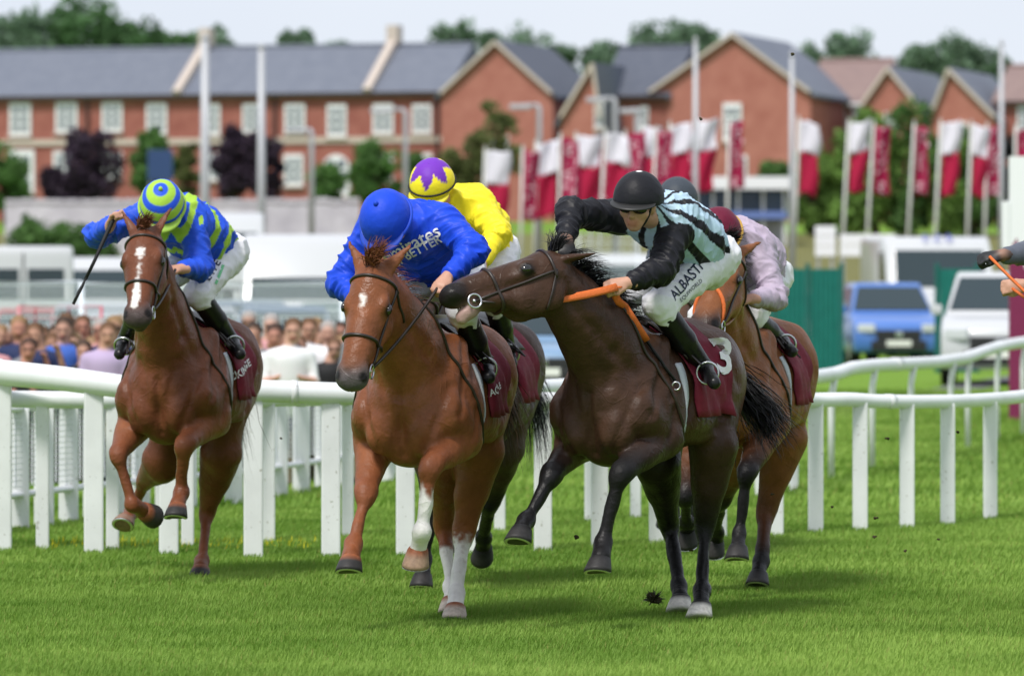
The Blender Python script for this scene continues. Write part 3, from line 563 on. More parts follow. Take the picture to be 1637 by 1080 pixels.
# ------------------------------------------------------------ houses
M_BRICK = mat('red_brick', (.25, .085, .07), .85, .15, col2=(.34, .135, .11), scale=1.2); M_BRICK2 = mat('orange_brick', (.32, .12, .095), .85, .15, col2=(.40, .17, .135), scale=1.2); M_SLATE = mat('grey_slate', (.12, .135, .175), .7, .25, col2=(.155, .17, .21), scale=1.5); M_SLATE2 = mat('dark_slate', (.075, .085, .115), .7, .25, col2=(.10, .11, .14), scale=1.5); M_TILE = mat('brown_tile', (.2, .14, .135), .75, .2, col2=(.25, .18, .165), scale=1.5); M_STONE = mat('cream_coping', (.5, .43, .38), .8, .2); M_FRAME = mat('white_frame', (.74, .75, .78), .5, .3); M_PANE = mat('window_pane', (.12, .14, .17), .12, .5); M_PIPE = mat('drainpipe', (.05, .03, .03), .6, .3)
YAW = math.radians(17); HA = V(math.cos(YAW), -math.sin(YAW), 0); HB = V(math.sin(YAW), math.cos(YAW), 0)
class Facade:
    def __init__(s, Yc, pxc): s.Yc, s.pxc = Yc, pxc; s.c = P(pxc, 455, Yc)
    def at(s, px, py):
        d = V((px - CX) / F, 1, (HY - py) / F); n = HB; c = V(0, 0, CAMH); t = (s.c - c).dot(n) / d.dot(n); return c + d * t
def window(Fa, px, py, w_, h_, parent, arched=False):
    c = Fa.at(px, py); sx = c.y / F; W2, H2 = w_ * sx, h_ * sx; ax = (HA, HB, V(0, 0, 1)); t = .16
    if arched:
        o = MB(); pol = [(-W2 / 2, -H2 / 2), (W2 / 2, -H2 / 2)] + [(W2 / 2 * math.cos(a), H2 / 2 - W2 / 2 + W2 / 2 * math.sin(a)) for a in np.linspace(0, math.pi, 9)]; wn = o.prism(pol, -.12, .06, ax, c).build('window', M_FRAME, parent)
    else: wn = MB().box(c - HB * .03, (W2, .18, H2), ax).build('window', M_FRAME, parent)
    for i in (-1, 1):
        for j in (-1, 0, 1): MB().box(c - HB * .13 + HA * (i * W2 * .205) + V(0, 0, j * H2 * .27), (W2 * .29, .05, H2 * .2), ax).build('pane', M_PANE, wn)
    MB().box(c - HB * .1 - V(0, 0, H2 / 2 + .06), (W2 * 1.15, .3, .12), ax).build('sill', M_STONE, wn)
def eaves_house(label, Fa, pxa, pxb, yE, yR, depth, rm, wm, wins=(), copings=(), pipes=(), zb_=4.0, grp=None, course=None):
    a = Fa.at(pxa, yE); b = Fa.at(pxb, yE); zE = (a.z + b.z) / 2; mid = (a + b) / 2; wd = (b - a).dot(HA); ax = (HA, HB, V(0, 0, 1)); zR = CAMH + (HY - yR) / F * (mid.y + depth / 2)
    root = thing('brick_house', label, 'house', (mid.x, mid.y, zb_), grp); mid.z = 0
    MB().box(mid + HB * (depth / 2) + V(0, 0, (zE + zb_) / 2 - .5), (wd, depth, zE - zb_ + 1), ax).build('wall', wm, root)
    rf = MB().prism([(-.35, zE - .15), (depth / 2, zR), (depth + .35, zE - .15), (depth + .35, zE - .35), (-.35, zE - .35)], -wd / 2 - .2, wd / 2 + .2, (HB, HA, V(0, 0, 1)), mid).build('roof', rm, root)
    MB().tube([mid - HA * (wd / 2 + .2) + HB * (depth / 2) + V(0, 0, zR + .03), mid + HA * (wd / 2 + .2) + HB * (depth / 2) + V(0, 0, zR + .03)], .13, 8).build('ridge', rm, rf)
    MB().box(mid - HB * .42 + V(0, 0, zE - .2), (wd, .14, .16), ax).build('gutter', M_FRAME if wm is M_BRICK2 else M_PIPE, root)
    for px in copings:
        p = Fa.at(px, yE); p.z = 0; d0 = p - HB * .4 + V(0, 0, zE - .1); d1 = p + HB * (depth / 2) + V(0, 0, zR + .28); MB().tube([d0, d1], .34, 4, flat=1).build('coping', M_STONE, rf); MB().box(d1 + V(0, 0, .35), (.7, 1.0, 1.1), ax).build('chimney', M_STONE, rf)
    for px in pipes: p = Fa.at(px, yE); MB().tube([p - HB * .12 - V(0, 0, .2), V(p.x, p.y, zb_) - HB * .12], .11, 6).build('drainpipe', M_PIPE, root)
    if course: p = Fa.at((pxa + pxb) / 2, course); MB().box(V(mid.x, mid.y, p.z) - HB * .06, (wd, .16, .35), ax).build('string_course', M_STONE, root)
    for wv in wins: window(Fa, *wv[:4], root, len(wv) > 4)
    return root
def gable_house(label, Fa, pxa, pxb, pk, yE, depth, rm, wm, wins=(), zb_=4.0, grp=None):
    a = Fa.at(pxa, yE); b = Fa.at(pxb, yE); p = Fa.at(*pk); c = V(p.x, p.y, 0); xa = (a - p).dot(HA); xb = (b - p).dot(HA); ax = (HA, HB, V(0, 0, 1)); root = thing('brick_house', label, 'house', (c.x, c.y, zb_), grp)
    MB().prism([(xa, zb_ - 1), (xb, zb_ - 1), (xb, b.z), (0, p.z), (xa, a.z)], 0, depth, ax, c).build('wall', wm, root)
    for nm, x, z in (('roof', xa, a.z), ('roof', xb, b.z)):
        k = .35 / abs(x); x2 = x * (1 + k); z2 = p.z + (z - p.z) * (1 + k); MB().prism([(x2, z2 + .02), (0, p.z + .02), (0, p.z + .24), (x2, z2 + .24)], -.25, depth + .2, ax, c).build(nm, rm, root)
    for x, z in ((xa, a.z), (xb, b.z)): MB().tube([c + HA * x + V(0, 0, z + .1) - HB * .28, c + V(0, 0, p.z + .1) - HB * .28], .13, 4).build('bargeboard', M_STONE, root)
    for wv in wins: window(Fa, *wv[:4], root)
    return root
FA = Facade(298, 330)
W1 = [(33, 191, 36, 52), (107, 188, 36, 48), (180, 187, 34, 46), (251, 190, 34, 50), (338, 191, 30, 50), (403, 189, 30, 46), (472, 190, 34, 48), (539, 193, 32, 52), (613, 190, 34, 48), (675, 190, 32, 46)]
W2_ = [(34, 274, 46, 68), (103, 264, 36, 44), (180, 264, 34, 44), (251, 264, 34, 44), (338, 266, 30, 44), (470, 272, 32, 50), (538, 280, 46, 66, 1), (613, 268, 34, 48), (675, 270, 34, 50)]
eaves_house('long red brick terrace with a grey slate roof and white sash windows', FA, -80, 712, 148, 77, 9.5, M_SLATE, M_BRICK, W1 + W2_, (286, 590), (140, 440, 700), course=226)
FB_ = Facade(288, 795)
gable_house('red brick cross gable joining the end of the long terrace', FB_, 706, 884, (793, 70), 152, 11, M_SLATE2, M_BRICK2, [(800, 240, 30, 44)])
FC = Facade(283, 950); gable_house('narrow orange brick gable between the two larger gables', FC, 898, 960, (949, 106), 190, 11, M_SLATE, M_BRICK2, [(958, 185, 14, 40)])
FD = Facade(285, 1170)
eaves_house('brick house with a dark slate roof left of the biggest gable', FD, 962, 1068, 150, 76, 9, M_SLATE2, M_BRICK, [(983, 190, 15, 50), (1030, 195, 14, 50)])
gable_house('biggest brick gable, standing behind the row of burgundy flags', FD, 1040, 1296, (1172, 58), 150, 13, M_SLATE, M_BRICK2, [(1171, 195, 30, 60), (1185, 268, 20, 40), (1090, 240, 20, 44)])
FE = Facade(292, 1340)
eaves_house('house with a brown tiled roof right of the biggest gable', FE, 1288, 1398, 162, 97, 9, M_TILE, M_BRICK2, [(1332, 196, 16, 44), (1348, 196, 12, 44), (1380, 188, 34, 34)])
gable_house('brick gable with a long grey roof behind the green trees', Facade(286, 1425), 1378, 1470, (1420, 112), 172, 13, M_SLATE, M_BRICK2, [(1425, 200, 22, 40)])
gable_house('brick gable with a grey roof behind the slender mast', Facade(284, 1520), 1488, 1592, (1517, 114), 190, 12, M_SLATE, M_BRICK2, [(1535, 215, 22, 40)])
eaves_house('brown roofed house at the far end of the houses, above the zigzag board', Facade(284, 1650), 1592, 1740, 158, 106, 9, M_TILE, M_BRICK, [(1640, 190, 26, 40)])

# ------------------------------------------------------------ walls, pavilion, signs
M_STONEW = mat('pale_wall', (.40, .38, .43), .9, .1, col2=(.6, .58, .62), scale=.8, bump=.5, bscale=3, bdist=.1)
def wall(pxa, pxb, yt, yb, Y, m, label, name='boundary_wall', cat='wall'):
    a = P(pxa, yt, Y); b = P(pxb, yb, Y); g = min(gz(a.x, Y), b.z) - .2; root = thing(name, label, cat, ((a.x + b.x) / 2, Y, g)); MB().box(V((a.x + b.x) / 2, Y + .2, (a.z + g) / 2), (b.x - a.x, .4, a.z - g)).build('wall_face', m, root)
    n = 24
    for i in range(n): x = lerp(a.x, b.x, (i + .5) / n); MB().box(V(x, Y + .2, a.z + .08 + random.uniform(-.03, .05)), ((b.x - a.x) / n * .97, .5, .2)).build('coping_stone', m, root, bevel=.04)
wall(8, 575, 325, 372, 205, M_STONEW, 'long pale rendered wall below the brick terrace')
M_NAVY = mat('navy_panel', (.03, .06, .16), .5, .3)
def board(pxa, pxb, yt, yb, Y, m, label, rows=1, name='sign_board', cat='sign'):
    a = P(pxa, yt, Y); b = P(pxb, yb, Y); g = gz((a.x + b.x) / 2, Y); root = thing(name, label, cat, ((a.x + b.x) / 2, Y, g)); h_ = (a.z - b.z) / rows
    for i in range(rows): MB().box(V((a.x + b.x) / 2, Y, b.z + h_ * (i + .5)), (b.x - a.x, .06, h_ * .95)).build('panel', m, root, bevel=.01)
    for x in (a.x + .1, b.x - .1): MB().tube([V(x, Y + .06, g - .1), V(x, Y + .06, a.z)], .04, 8).build('post', M_GALV, root)
board(1303, 1336, 361, 410, 142, M_WBOARD, 'small white notice board on the bank behind the green screen', 3); board(1343, 1432, 374, 410, 140, M_WBOARD, 'long white double board behind the green screen', 2)
board(236, 276, 238, 290, 240, M_NAVY, 'navy blue sign board between the purple tree and the masts')
Yp = 215; pv_ = thing('pavilion', 'low pavilion with a white canopy edge and blue fascia behind the flags', 'building', tuple(V((1175 - CX) / F * Yp, Yp, gz(9.6, Yp))))
def pb(pxa, pxb, yt, yb, dy, th, m, nm): a = P(pxa, yt, Yp); b = P(pxb, yb, Yp); MB().box(V((a.x + b.x) / 2, Yp + dy + th / 2, (a.z + b.z) / 2), (b.x - a.x, th, a.z - b.z)).build(nm, m, pv_, bevel=.02)
pb(1095, 1262, 283, 303, -.6, 4, M_FRAME, 'canopy'); pb(1100, 1256, 303, 338, 1.5, .3, mat('shade_glass', (.05, .09, .14), .15, .5), 'glazing'); pb(1092, 1258, 338, 350, -.2, 3.5, mat('blue_fascia', (.12, .18, .42), .5), 'fascia'); pb(1095, 1256, 350, 412, 1.0, .3, mat('stall_front', (.3, .31, .33), .7, col2=(.42, .42, .43), scale=2), 'front')
for px in (1100, 1140, 1180, 1220, 1254): pb(px - 2, px + 2, 303, 412, .0, .15, M_FRAME, 'post')

# ------------------------------------------------------------ trees
M_BARK = mat('bark', (.07, .05, .038), .9, .1, noise=.3, scale=3); M_LEAF = mat('leaf', attr=True, rough=.65, spec=.2, trans=.3)
def tree(px, yt, yb, wpx, Y, col, label, dens=1.0, name='tree', grp=None, leaf=.3, gap=.0, base=None):
    r = random.Random(int(px * 13 + Y)); rs = np.random.default_rng(int(px * 31 + Y)); t = P(px, yt, Y); b = P(px, yb, Y); wd = wpx * Y / F; hz = t.z - b.z; g = gz(t.x, Y); cz = (t.z + b.z) / 2
    root = thing(name, label, 'tree', (t.x, Y, g), grp); tk = MB(); top = V(t.x, Y, cz + hz * .2); tk.tube([V(t.x, Y, g - .2), V(t.x + r.uniform(-.1, .1), Y, (g + cz) / 2), top], [max(.12, hz * .035), max(.1, hz * .026), .05], 8)
    cl = []
    n = int(40 * dens)
    for i in range(n):
        a = r.uniform(0, 6.28); e = r.uniform(-1, 1); rr = r.uniform(.35, 1) ** .6; k = math.sqrt(max(0, 1 - e * e)) ** .7
        c = V(t.x + math.cos(a) * wd / 2 * rr * k * .92, Y + math.sin(a) * wd / 2 * rr * k * .7, cz + e * hz / 2 * .92 * rr); cl.append((c, r.uniform(.09, .24) * min(wd, hz)))
    for c, q in cl[:9]: tk.tube([V(t.x, Y, lerp(g, cz, r.uniform(.5, .9))), lerp(V(t.x, Y, cz), c, .5), c], [.08, .05, .02], 5)
    tk.build('trunk', M_BARK, root, True); vs = []; cs = []
    for c, q in cl:
        m = int(112 * (1 - gap)); d = rs.normal(size=(m, 3)); d /= np.linalg.norm(d, axis=1)[:, None]; p = np.array(c) + d * (q * rs.uniform(.45, 1.08, m) ** .6)[:, None]; u_ = rs.normal(size=(m, 3)); u_ /= np.linalg.norm(u_, axis=1)[:, None]; w_ = np.cross(u_, rs.normal(size=(m, 3))); w_ /= np.linalg.norm(w_, axis=1)[:, None]; s_ = (leaf * rs.uniform(.6, 1.3, m))[:, None]
        vs.append(np.stack([p - u_ * s_ * .5, p + w_ * s_ * .3, p + u_ * s_ * .6, p - w_ * s_ * .3], 1).reshape(-1, 3)); k = r.uniform(.75, 1.3); cs.append(np.repeat(np.array(col) * k * rs.uniform(.7, 1.3, (m, 1)), 4, 0))
    v = np.concatenate(vs); mk('crown', v, np.arange(len(v)).reshape(-1, 4), M_LEAF, root, False, np.concatenate(cs))
GR = (.09, .185, .05); GB = (.14, .22, .14); PU = (.05, .033, .055); OL = (.14, .16, .06); LG = (.15, .26, .06)
far = [(10, 28, 130, 110, 'pale tree at the near end of the terrace roof', .3), (70, 22, 130, 120, 'broad tree beside the tallest crown over the terrace', .1), (132, 4, 130, 130, 'tallest round tree crown above the terrace roof', 0), (205, 30, 130, 110, 'green tree between the tallest crown and the first mast', 0), (268, 42, 130, 110, 'green tree behind the first roof coping', 0), (345, 50, 130, 100, 'tree between the two tall masts above the roof', .1), (475, 52, 130, 70, 'small round tree above the roof right of the second mast', .1), (550, 68, 130, 60, 'lowest tree top peeping over the terrace roof', .2), (728, 28, 150, 80, 'thin bluish tree left of the cross gable', .5), (822, 34, 150, 120, 'sparse bluish tree behind the cross gable', .45), (890, 75, 150, 70, 'pale tree between the cross gable and narrow gable', .4), (968, 70, 150, 80, 'low pale tree behind the narrow gable', .4), (1040, 28, 150, 84, 'pale tree behind the dark slate roof', .4), (1100, 36, 150, 90, 'green tree behind the tall mast and biggest gable', .15), (1142, 48, 150, 60, 'darker tree touching the peak of the biggest gable', .1), (1300, 66, 160, 60, 'slim tree beside the slender mast', .3), (1352, 52, 160, 100, 'feathery tree over the brown tiled roof', .35), (1470, 72, 160, 70, 'low tree between the two grey roofs', .3), (1530, 60, 160, 100, 'feathery tree left of the slender mast by the zigzag board', .35), (1590, 84, 160, 60, 'small tree behind the brown roofed end house', .3)]
for px, yt, yb, wp, lb, gp in far: tree(px, yt, yb, wp, 365, GB if gp > .05 else (.075, .155, .06), lb, 1.15, 'far_tree', 'trees behind the houses', .45, min(.6, gp + .12))
near = [(8, 235, 345, 80, GR, 'green bush at the near end of the pale wall', 'shrub'), (152, 196, 335, 92, PU, 'dark purple leaved tree in front of the terrace', 'tree'), (100, 270, 335, 70, PU, 'low purple shrub beside the dark purple tree', 'shrub'), (245, 188, 330, 62, GR, 'upright green tree next to the navy sign', 'tree'), (298, 225, 330, 40, OL, 'yellowish shrub beside the first tall mast', 'shrub'), (375, 205, 330, 84, PU, 'purple leaved tree behind the second tall mast', 'tree'), (420, 215, 330, 70, PU, 'purple leaved tree touching the second tall mast', 'tree'), (520, 262, 328, 60, GR, 'green shrub in front of the arched window', 'shrub'), (600, 226, 330, 86, GR, 'round green tree above the blue jockey', 'tree'), (672, 250, 320, 50, GR, 'small green tree behind the starred jockey cap', 'tree'), (735, 225, 330, 70, OL, 'olive shrub in front of the cross gable', 'shrub'), (790, 152, 320, 84, OL, 'thin olive tree in front of the cross gable', 'tree')]
for px, yt, yb, wp, c, lb, nm in near: tree(px, yt, yb, wp, 245, c, lb, .8, nm if nm == 'shrub' else 'street_tree', 'trees and shrubs in front of the terrace', .3, .45 if c is OL and nm == 'tree' else .05)
rt = [(1240, 250, 345, 70, GR, 'green tree beside the pavilion canopy'), (1300, 225, 380, 90, LG, 'leafy tree behind the lone flag'), (1352, 200, 385, 90, LG, 'leafy green tree behind the double flag'), (1400, 158, 388, 110, LG, 'tall leafy tree in front of the long grey roof'), (1455, 150, 388, 120, GR, 'tallest of the green trees behind the flags'), (1510, 165, 388, 110, LG, 'leafy tree in front of the right brick gable'), (1560, 205, 388, 90, GR, 'dense tree behind the last pair of flags'), (1215, 300, 372, 60, GR, 'low tree behind the pavilion posts'), (1620, 215, 388, 70, (.03, .035, .035), 'dark tree behind the zigzag board')]
for px, yt, yb, wp, c, lb in rt: tree(px, yt, yb, wp, 228, c, lb, 1.0, 'green_tree', 'trees behind the flag row', .3, .0)
hd = [(60, 352, 440, 90, 'dark hedge bush between the white vans'), (105, 358, 440, 90, 'green hedge bush next to the hooped jockey'), (150, 372, 440, 80, 'hedge bush behind the whip'), (600, 345, 420, 70, 'green hedge bush behind the blue sleeve')]
for px, yt, yb, wp, lb in hd: tree(px, yt, yb, wp, 170, GR, lb, .8, 'hedge_bush', 'hedge below the pale wall', .2, 0)
# ------------------------------------------------------------ racehorses
def strands(name, roots, mat_, parent, width=.007, seg=5, col=(.02, .015, .012), var=.3):
    """hair: list of (polyline points) as tapered ribbons, one mesh"""
    v = []; f = []; c = []
    for pts in roots:
        n = len(v); m = len(pts); sd_ = Vector((random.uniform(-1, 1), random.uniform(-.3, .3), random.uniform(-1, 1)))
        k = 1 + random.uniform(-var, var)
        for i, p in enumerate(pts):
            d = nrm(pts[min(i + 1, m - 1)] - pts[max(i - 1, 0)]); s = d.cross(sd_); s = nrm(s) if s.length > 1e-5 else d.orthogonal()
            wd = width * (1 - (i / (m - 1)) ** 2 * .9) * .5
            v += [tuple(p - s * wd), tuple(p + s * wd)]; c += [[x * k for x in col]] * 2
        f += [(n + 2 * i, n + 2 * i + 1, n + 2 * i + 3, n + 2 * i + 2) for i in range(m - 1)]
    return mk(name, v, f, mat_, parent, True, np.array(c))

class Horse:
    def __init__(s, H):
        s.H = H; yaw = math.radians(H['yaw']); s.f = V(-math.sin(yaw), -math.cos(yaw), 0); s.l = V(math.cos(yaw), -math.sin(yaw), 0); s.u = V(0, 0, 1)
        pt = math.radians(H.get('pitch', 0)); s.f, s.u = s.f * math.cos(pt) + s.u * math.sin(pt), s.u * math.cos(pt) - s.f * math.sin(pt)
        c = P(H['cpx'], 455, H['cY']); c.z = 0
        s.O = c - s.f * .62; s.O.z = H.get('dz', 0)
    def L(s, x, y, z): return s.O + s.f * x + s.l * y + s.u * z
    def at(s, px, py, x, y=0, z=1.2): return P(px, py, s.L(x, y, z).y)

def build_horse(H, label, h=.0122):
    s = Horse(H); L = s.L; f, l, u = s.f, s.l, s.u; S = SDF()
    coat = H['coat']; pts_c = H.get('points', coat); dark = H.get('muzzle', [x * .35 for x in coat]); under = H.get('under', [x * 1.25 for x in coat]); rump = H.get('rump', coat)
    root = thing('racehorse', label, 'horse', (s.O.x, s.O.y, 0))
    # trunk
    st = [(.46, 1.13, .25, .235), (.30, 1.14, .315, .265), (.03, 1.14, .315, .30), (-.28, 1.195, .272, .285), (-.48, 1.27, .235, .275), (-.60, 1.25, .18, .22)]
    for a, b in zip(st, st[1:]):
        S.cone(L(a[0], 0, a[1]), L(b[0], 0, b[1]), a[2], b[2], .05, l, (a[3] / a[2] + b[3] / b[2]) / 2, rump if a[0] < -.2 else coat, rump if b[0] < -.2 else coat)
    S.cone(L(.36, 0, 1.45), L(.08, 0, 1.40), .075, .07, .1); S.cone(L(-.28, 0, 1.43), L(-.6, 0, 1.40), .085, .075, .1, ca=rump)
    S.cone(L(-.66, 0, 1.36), L(-.80, 0, 1.33), .06, .04, .05, ca=rump)          # dock
    S.ell(L(.48, 0, .92), (f, l, u), (.17, .15, .13), .06)
    for q in (-1, 1):
        S.cone(L(.26, q * .17, 1.38), L(.52, q * .185, 1.06), .09, .12, .04, l, .8)          # shoulder blade
        S.ell(L(.30, q * .255, 1.06), (f, l, u), (.16, .07, .18), .025)                            # triceps
        S.ell(L(.60, q * .105, .985), (f, l, u), (.10, .095, .135), .018)                          # breast
        S.ell(L(-.47, q * .16, 1.2), (f, l, u), (.25, .145, .27), .05, rump)                     # haunch
        S.ell(L(-.12, q * .24, 1.0), (f, l, u), (.3, .07, .1), .06)
    # neck and head
    HL = .64; poll = s.at(*H['poll'][:2], H['poll'][2]); muz = solve(poll, *H['muz'][:2], HL, H['muz'][2])
    e1 = nrm(muz - poll); g = 1.2; hl = H.get('side'); hs = Vector(hl) if hl else l.copy()
    hs = nrm(hs - e1 * hs.dot(e1)); hn = nrm(e1.cross(hs))                     # side (horse's left), forehead normal
    if H.get('nflip'): hn = -hn
    N0 = L(.36, 0, 1.26); NC = L(*H.get('nc', (.72, 0, 1.50))); NE = poll - hn * .05 + e1 * .06
    bz = lambda t: N0 * (1 - t) ** 2 + NC * (2 * t * (1 - t)) + NE * t * t
    ks = [0, .22, .45, .7, 1]; hh = [.285, .242, .197, .163, .128]; hw = [.212, .17, .135, .109, .091]
    ns = [nrm(lerp(l, hs, t)) for t in ks]
    for i in range(4): S.cone(bz(ks[i]), bz(ks[i + 1]), hh[i], hh[i + 1], .05, nrm(ns[i] + ns[i + 1]), (hw[i] / hh[i] + hw[i + 1] / hh[i + 1]) / 2)
    A = lambda t, y, n: poll + e1 * (t * HL) + hs * (y * g) + hn * (n * 1.22)
    S.ell(A(.13, 0, -.025), (e1, hs, hn), (.14, .105, .105), .03)
    S.cone(A(.18, 0, -.01), A(.82, 0, 0), .098, .06, .03, hs, 1.08)
    S.cone(A(.25, 0, -.055), A(.75, 0, -.035), .122, .066, .03, hs, .74)
    for q in (-1, 1):
        S.cone(A(.2, q * .05, -.1), A(.38, q * .048, -.105), .098, .088, .022, hs, .46)            # cheek
        S.cone(A(.38, q * .045, -.1), A(.74, q * .03, -.06), .055, .032, .022)                   # jaw bar
        S.ell(A(.31, q * .074, .022), (e1, hs, hn), (.05, .022, .03), .02)                        # brow
        S.cone(A(.36, q * .07, -.01), A(.62, q * .045, -.012), .026, .017, .016)                  # face crest
        S.ell(A(.90, q * .043, .0), (nrm(e1 + hn * .3), hs, hn), (.048, .03, .04), .016, dark)
        S.cone(A(-.02, q * .055, .01), A(-.02, q * .055, .01) + nrm(Vector(H.get('ear', (0, .25, 1)))[1] * q * hs + Vector(H.get('ear', (0, .25, 1)))[2] * (-e1) + Vector(H.get('ear', (0, .25, 1)))[0] * hn) * .155, .042, .012, .02, hn, .5)
        S.ell(A(.33, q * .088, .002), (e1, hs, hn), (.034, .018, .024), .006, [.01, .008, .006], sub=False)
        S.ell(A(.93, q * .060, .022), (nrm(e1 - hn * .5), nrm(hs + hn * q * .6), hn), (.034, .017, .03), .008, sub=True)
    S.ell(A(.92, 0, -.012), (e1, hs, hn), (.07, .068, .062), .028, dark)
    op = H.get('mouth', 0)
    S.ell(A(.90 - op * .05, 0, -.062 - op * .03), (e1, hs, hn), (.06, .046, .03), .012, H.get('lip', dark))
    if op: S.cone(A(.72, 0, -.05), A(.9, 0, -.11), .034, .028, .02, hs, 1.2, ca=dark, cb=H.get('lip', dark))
    # legs
    hoofs = []; marks = []
    def leg(front, q, J):
        socks = J.get('sock'); lc = pts_c
        if front:
            Sh = L(.50, q * .185, 1.06); El = L(.34, q * .21, .93) if 'el' not in J else s.at(*J['el'], .34, q * .2)
            S.cone(Sh, El, .115, .11, .035)
            K = solve(El, *J['k'][:2], .43, J['k'][2]); Fe = solve(K, *J['f'][:2], .28, J['f'][2]); Co = solve(Fe, *J['h'][:2], .115, J['h'][2])
            kc = J.get('kcol', pts_c); uc = J.get('ucol', under)
            S.cone(El, K, .105, .050, .03, ca=uc, cb=kc); S.cone(lerp(El, K, -.08), lerp(El, K, .5), .122, .070, .025, ca=uc)
            S.cone(lerp(K, El, .07), lerp(K, Fe, .09), .058, .048, .02, ca=kc)
            rc = (.035, .031)
        else:
            Hp = L(-.47, q * .165, 1.2); Sti = solve(Hp, *J['s'][:2], .37, J['s'][2]); K = solve(Sti, *J['k'][:2], .44, J['k'][2])
            Fe = solve(K, *J['f'][:2], .36, J['f'][2]); Co = solve(Fe, *J['h'][:2], .115, J['h'][2])
            kc = J.get('kcol', pts_c); uc = J.get('ucol', rump)
            S.cone(Hp, Sti, .21, .135, .05, l, .68, ca=rump, cb=uc); S.cone(L(-.62, q * .12, 1.15), lerp(Sti, K, .35), .14, .09, .05, l, .7, ca=rump, cb=uc)
            S.cone(Sti, K, .118, .05, .035, ca=uc, cb=kc); S.cone(lerp(Sti, K, 0), lerp(Sti, K, .45), .12, .08, .03, ca=uc)
            bk = nrm(nrm(K - Sti) - nrm(Fe - K)); bk = bk if bk.length > .1 else -f
            S.cone(lerp(K, Sti, .06), lerp(K, Fe, .1), .055, .047, .018, ca=kc); S.cone(K + bk * .045 + nrm(Sti - K) * .03, K + bk * .03 + nrm(Fe - K) * .05, .03, .024, .025, ca=kc)
            S.cone(lerp(K, Sti, .35), K + bk * .045 + nrm(Sti - K) * .03, .03, .016, .03, ca=kc)
            rc = (.037, .033)
        lc = J.get('ccol', pts_c)
        S.cone(K, Fe, rc[0], rc[1], .02, ca=kc, cb=lc); bd = nrm(Fe - K).cross(l); bd = bd if bd.dot(f) < 0 else -bd
        S.cone(lerp(K, Fe, .1) + bd * .02, Fe + bd * .016, .023, .023, .012, ca=kc, cb=lc)
        S.cone(Fe, lerp(Fe, Co, .12), .047, .046, .015, ca=lc); S.cone(Fe, Co, .038, .046, .02, ca=lc, cb=J.get('pcol', lc))
        if socks:                                                             # white marking up the limb
            a, b, ra = socks; pth = {'h': Co, 'f': Fe, 'k': K}
            marks.append((lerp(K, Fe, a), Fe, ra + .012, .085, .022)); marks.append((Fe, Co + (Co - Fe) * .3, .085, .09, .01))
        # hoof
        d = nrm(Co - Fe); d = nrm(d + V(0, 0, -1) * J.get('hd', 1.5))
        toe = nrm(s.f - d * s.f.dot(d)); sd_ = nrm(d.cross(toe)); n = 18; v = []; cols = []
        hc = J.get('hoof', [.028, .026, .026])
        for (t, r, fw) in ((-.012, .043, 0), (0, .051, .0), (.03, .058, .012), (.062, .065, .022), (.08, .068, .026), (.083, .05, .02)):
            for k in range(n):
                a = 2 * math.pi * k / n; cs = math.cos(a)
                v.append(Co + d * (t - (.018 * max(0, -cs) if t > 0 else 0)) + toe * (fw + r * cs * 1.08) + sd_ * (r * math.sin(a))); cols.append(hc if t > 0 else [x * 1.3 for x in lc])
        fc = [(i * n + k, i * n + (k + 1) % n, (i + 1) * n + (k + 1) % n, (i + 1) * n + k) for i in range(5) for k in range(n)] + [tuple(5 * n + k for k in range(n)), tuple(range(n - 1, -1, -1))]
        hoofs.append((v, fc, cols, Co, d, toe, sd_, J.get('shoe', True)))
        s.feet = getattr(s, 'feet', []) + [Co + d * .083]
        return K, Fe, Co
    s.legs = {k: leg(k[0] == 'f', 1 if k[1] == 'l' else -1, H[k]) for k in ('fr', 'fl', 'hr', 'hl')}
    v, fc = S.mesh(h, 2)
    N_ = vnormals(v, fc); rel = v - np.array(s.O); lx_, ly_, lz_ = rel @ np.array(f), rel @ np.array(l), rel @ np.array(u)
    def line2(a, b, pts, w_):
        d = np.full(len(a), 9.)
        for (x0, y0), (x1, y1) in zip(pts, pts[1:]):
            dx, dy = x1 - x0, y1 - y0; t = np.clip(((a - x0) * dx + (b - y0) * dy) / (dx * dx + dy * dy), 0, 1); d = np.minimum(d, np.hypot(a - x0 - t * dx, b - y0 - t * dy))
        return np.exp(-(d / w_) ** 2)
    sidev = np.clip((np.abs(ly_) - .10) / .06, 0, 1) * np.clip((lz_ - .80) / .08, 0, 1); disp = np.zeros(len(v))
    for pts, w_, am in (([(.26, 1.45), (.44, 1.22), (.56, 1.06)], .028, -.016), ([(.08, 1.34), (.11, 1.12), (.22, .94)], .032, -.020), ([(.18, 1.42), (.38, 1.14)], .022, -.007), ([(.36, 1.08), (.42, .94)], .022, -.010), ([(-.2, 1.36), (-.30, 1.15), (-.22, .98)], .05, -.024), ([(-.62, 1.36), (-.58, 1.12), (-.45, .92)], .028, -.014), ([(-.3, 1.42), (-.42, 1.2)], .03, -.008), ([(.28, .96), (0, .93), (-.2, .97)], .025, -.008)):
        disp += am * line2(lx_, lz_, pts, w_) * sidev
    for k in range(7): disp += .0035 * line2(lx_, lz_, [(.06 - .055 * k, 1.3), (.02 - .06 * k, 1.0)], .014) * sidev
    fr_ = np.clip((lx_ - .42) / .08, 0, 1)
    disp += -.022 * line2(ly_, lz_, [(0, 1.16), (0, .86)], .022) * fr_
    for q in (-1, 1): disp += (-.014 * line2(ly_, lz_, [(q * .22, 1.20), (q * .17, 1.0), (q * .12, .88)], .02) + -.008 * line2(ly_, lz_, [(q * .11, 1.28), (q * .06, 1.08)], .02)) * fr_
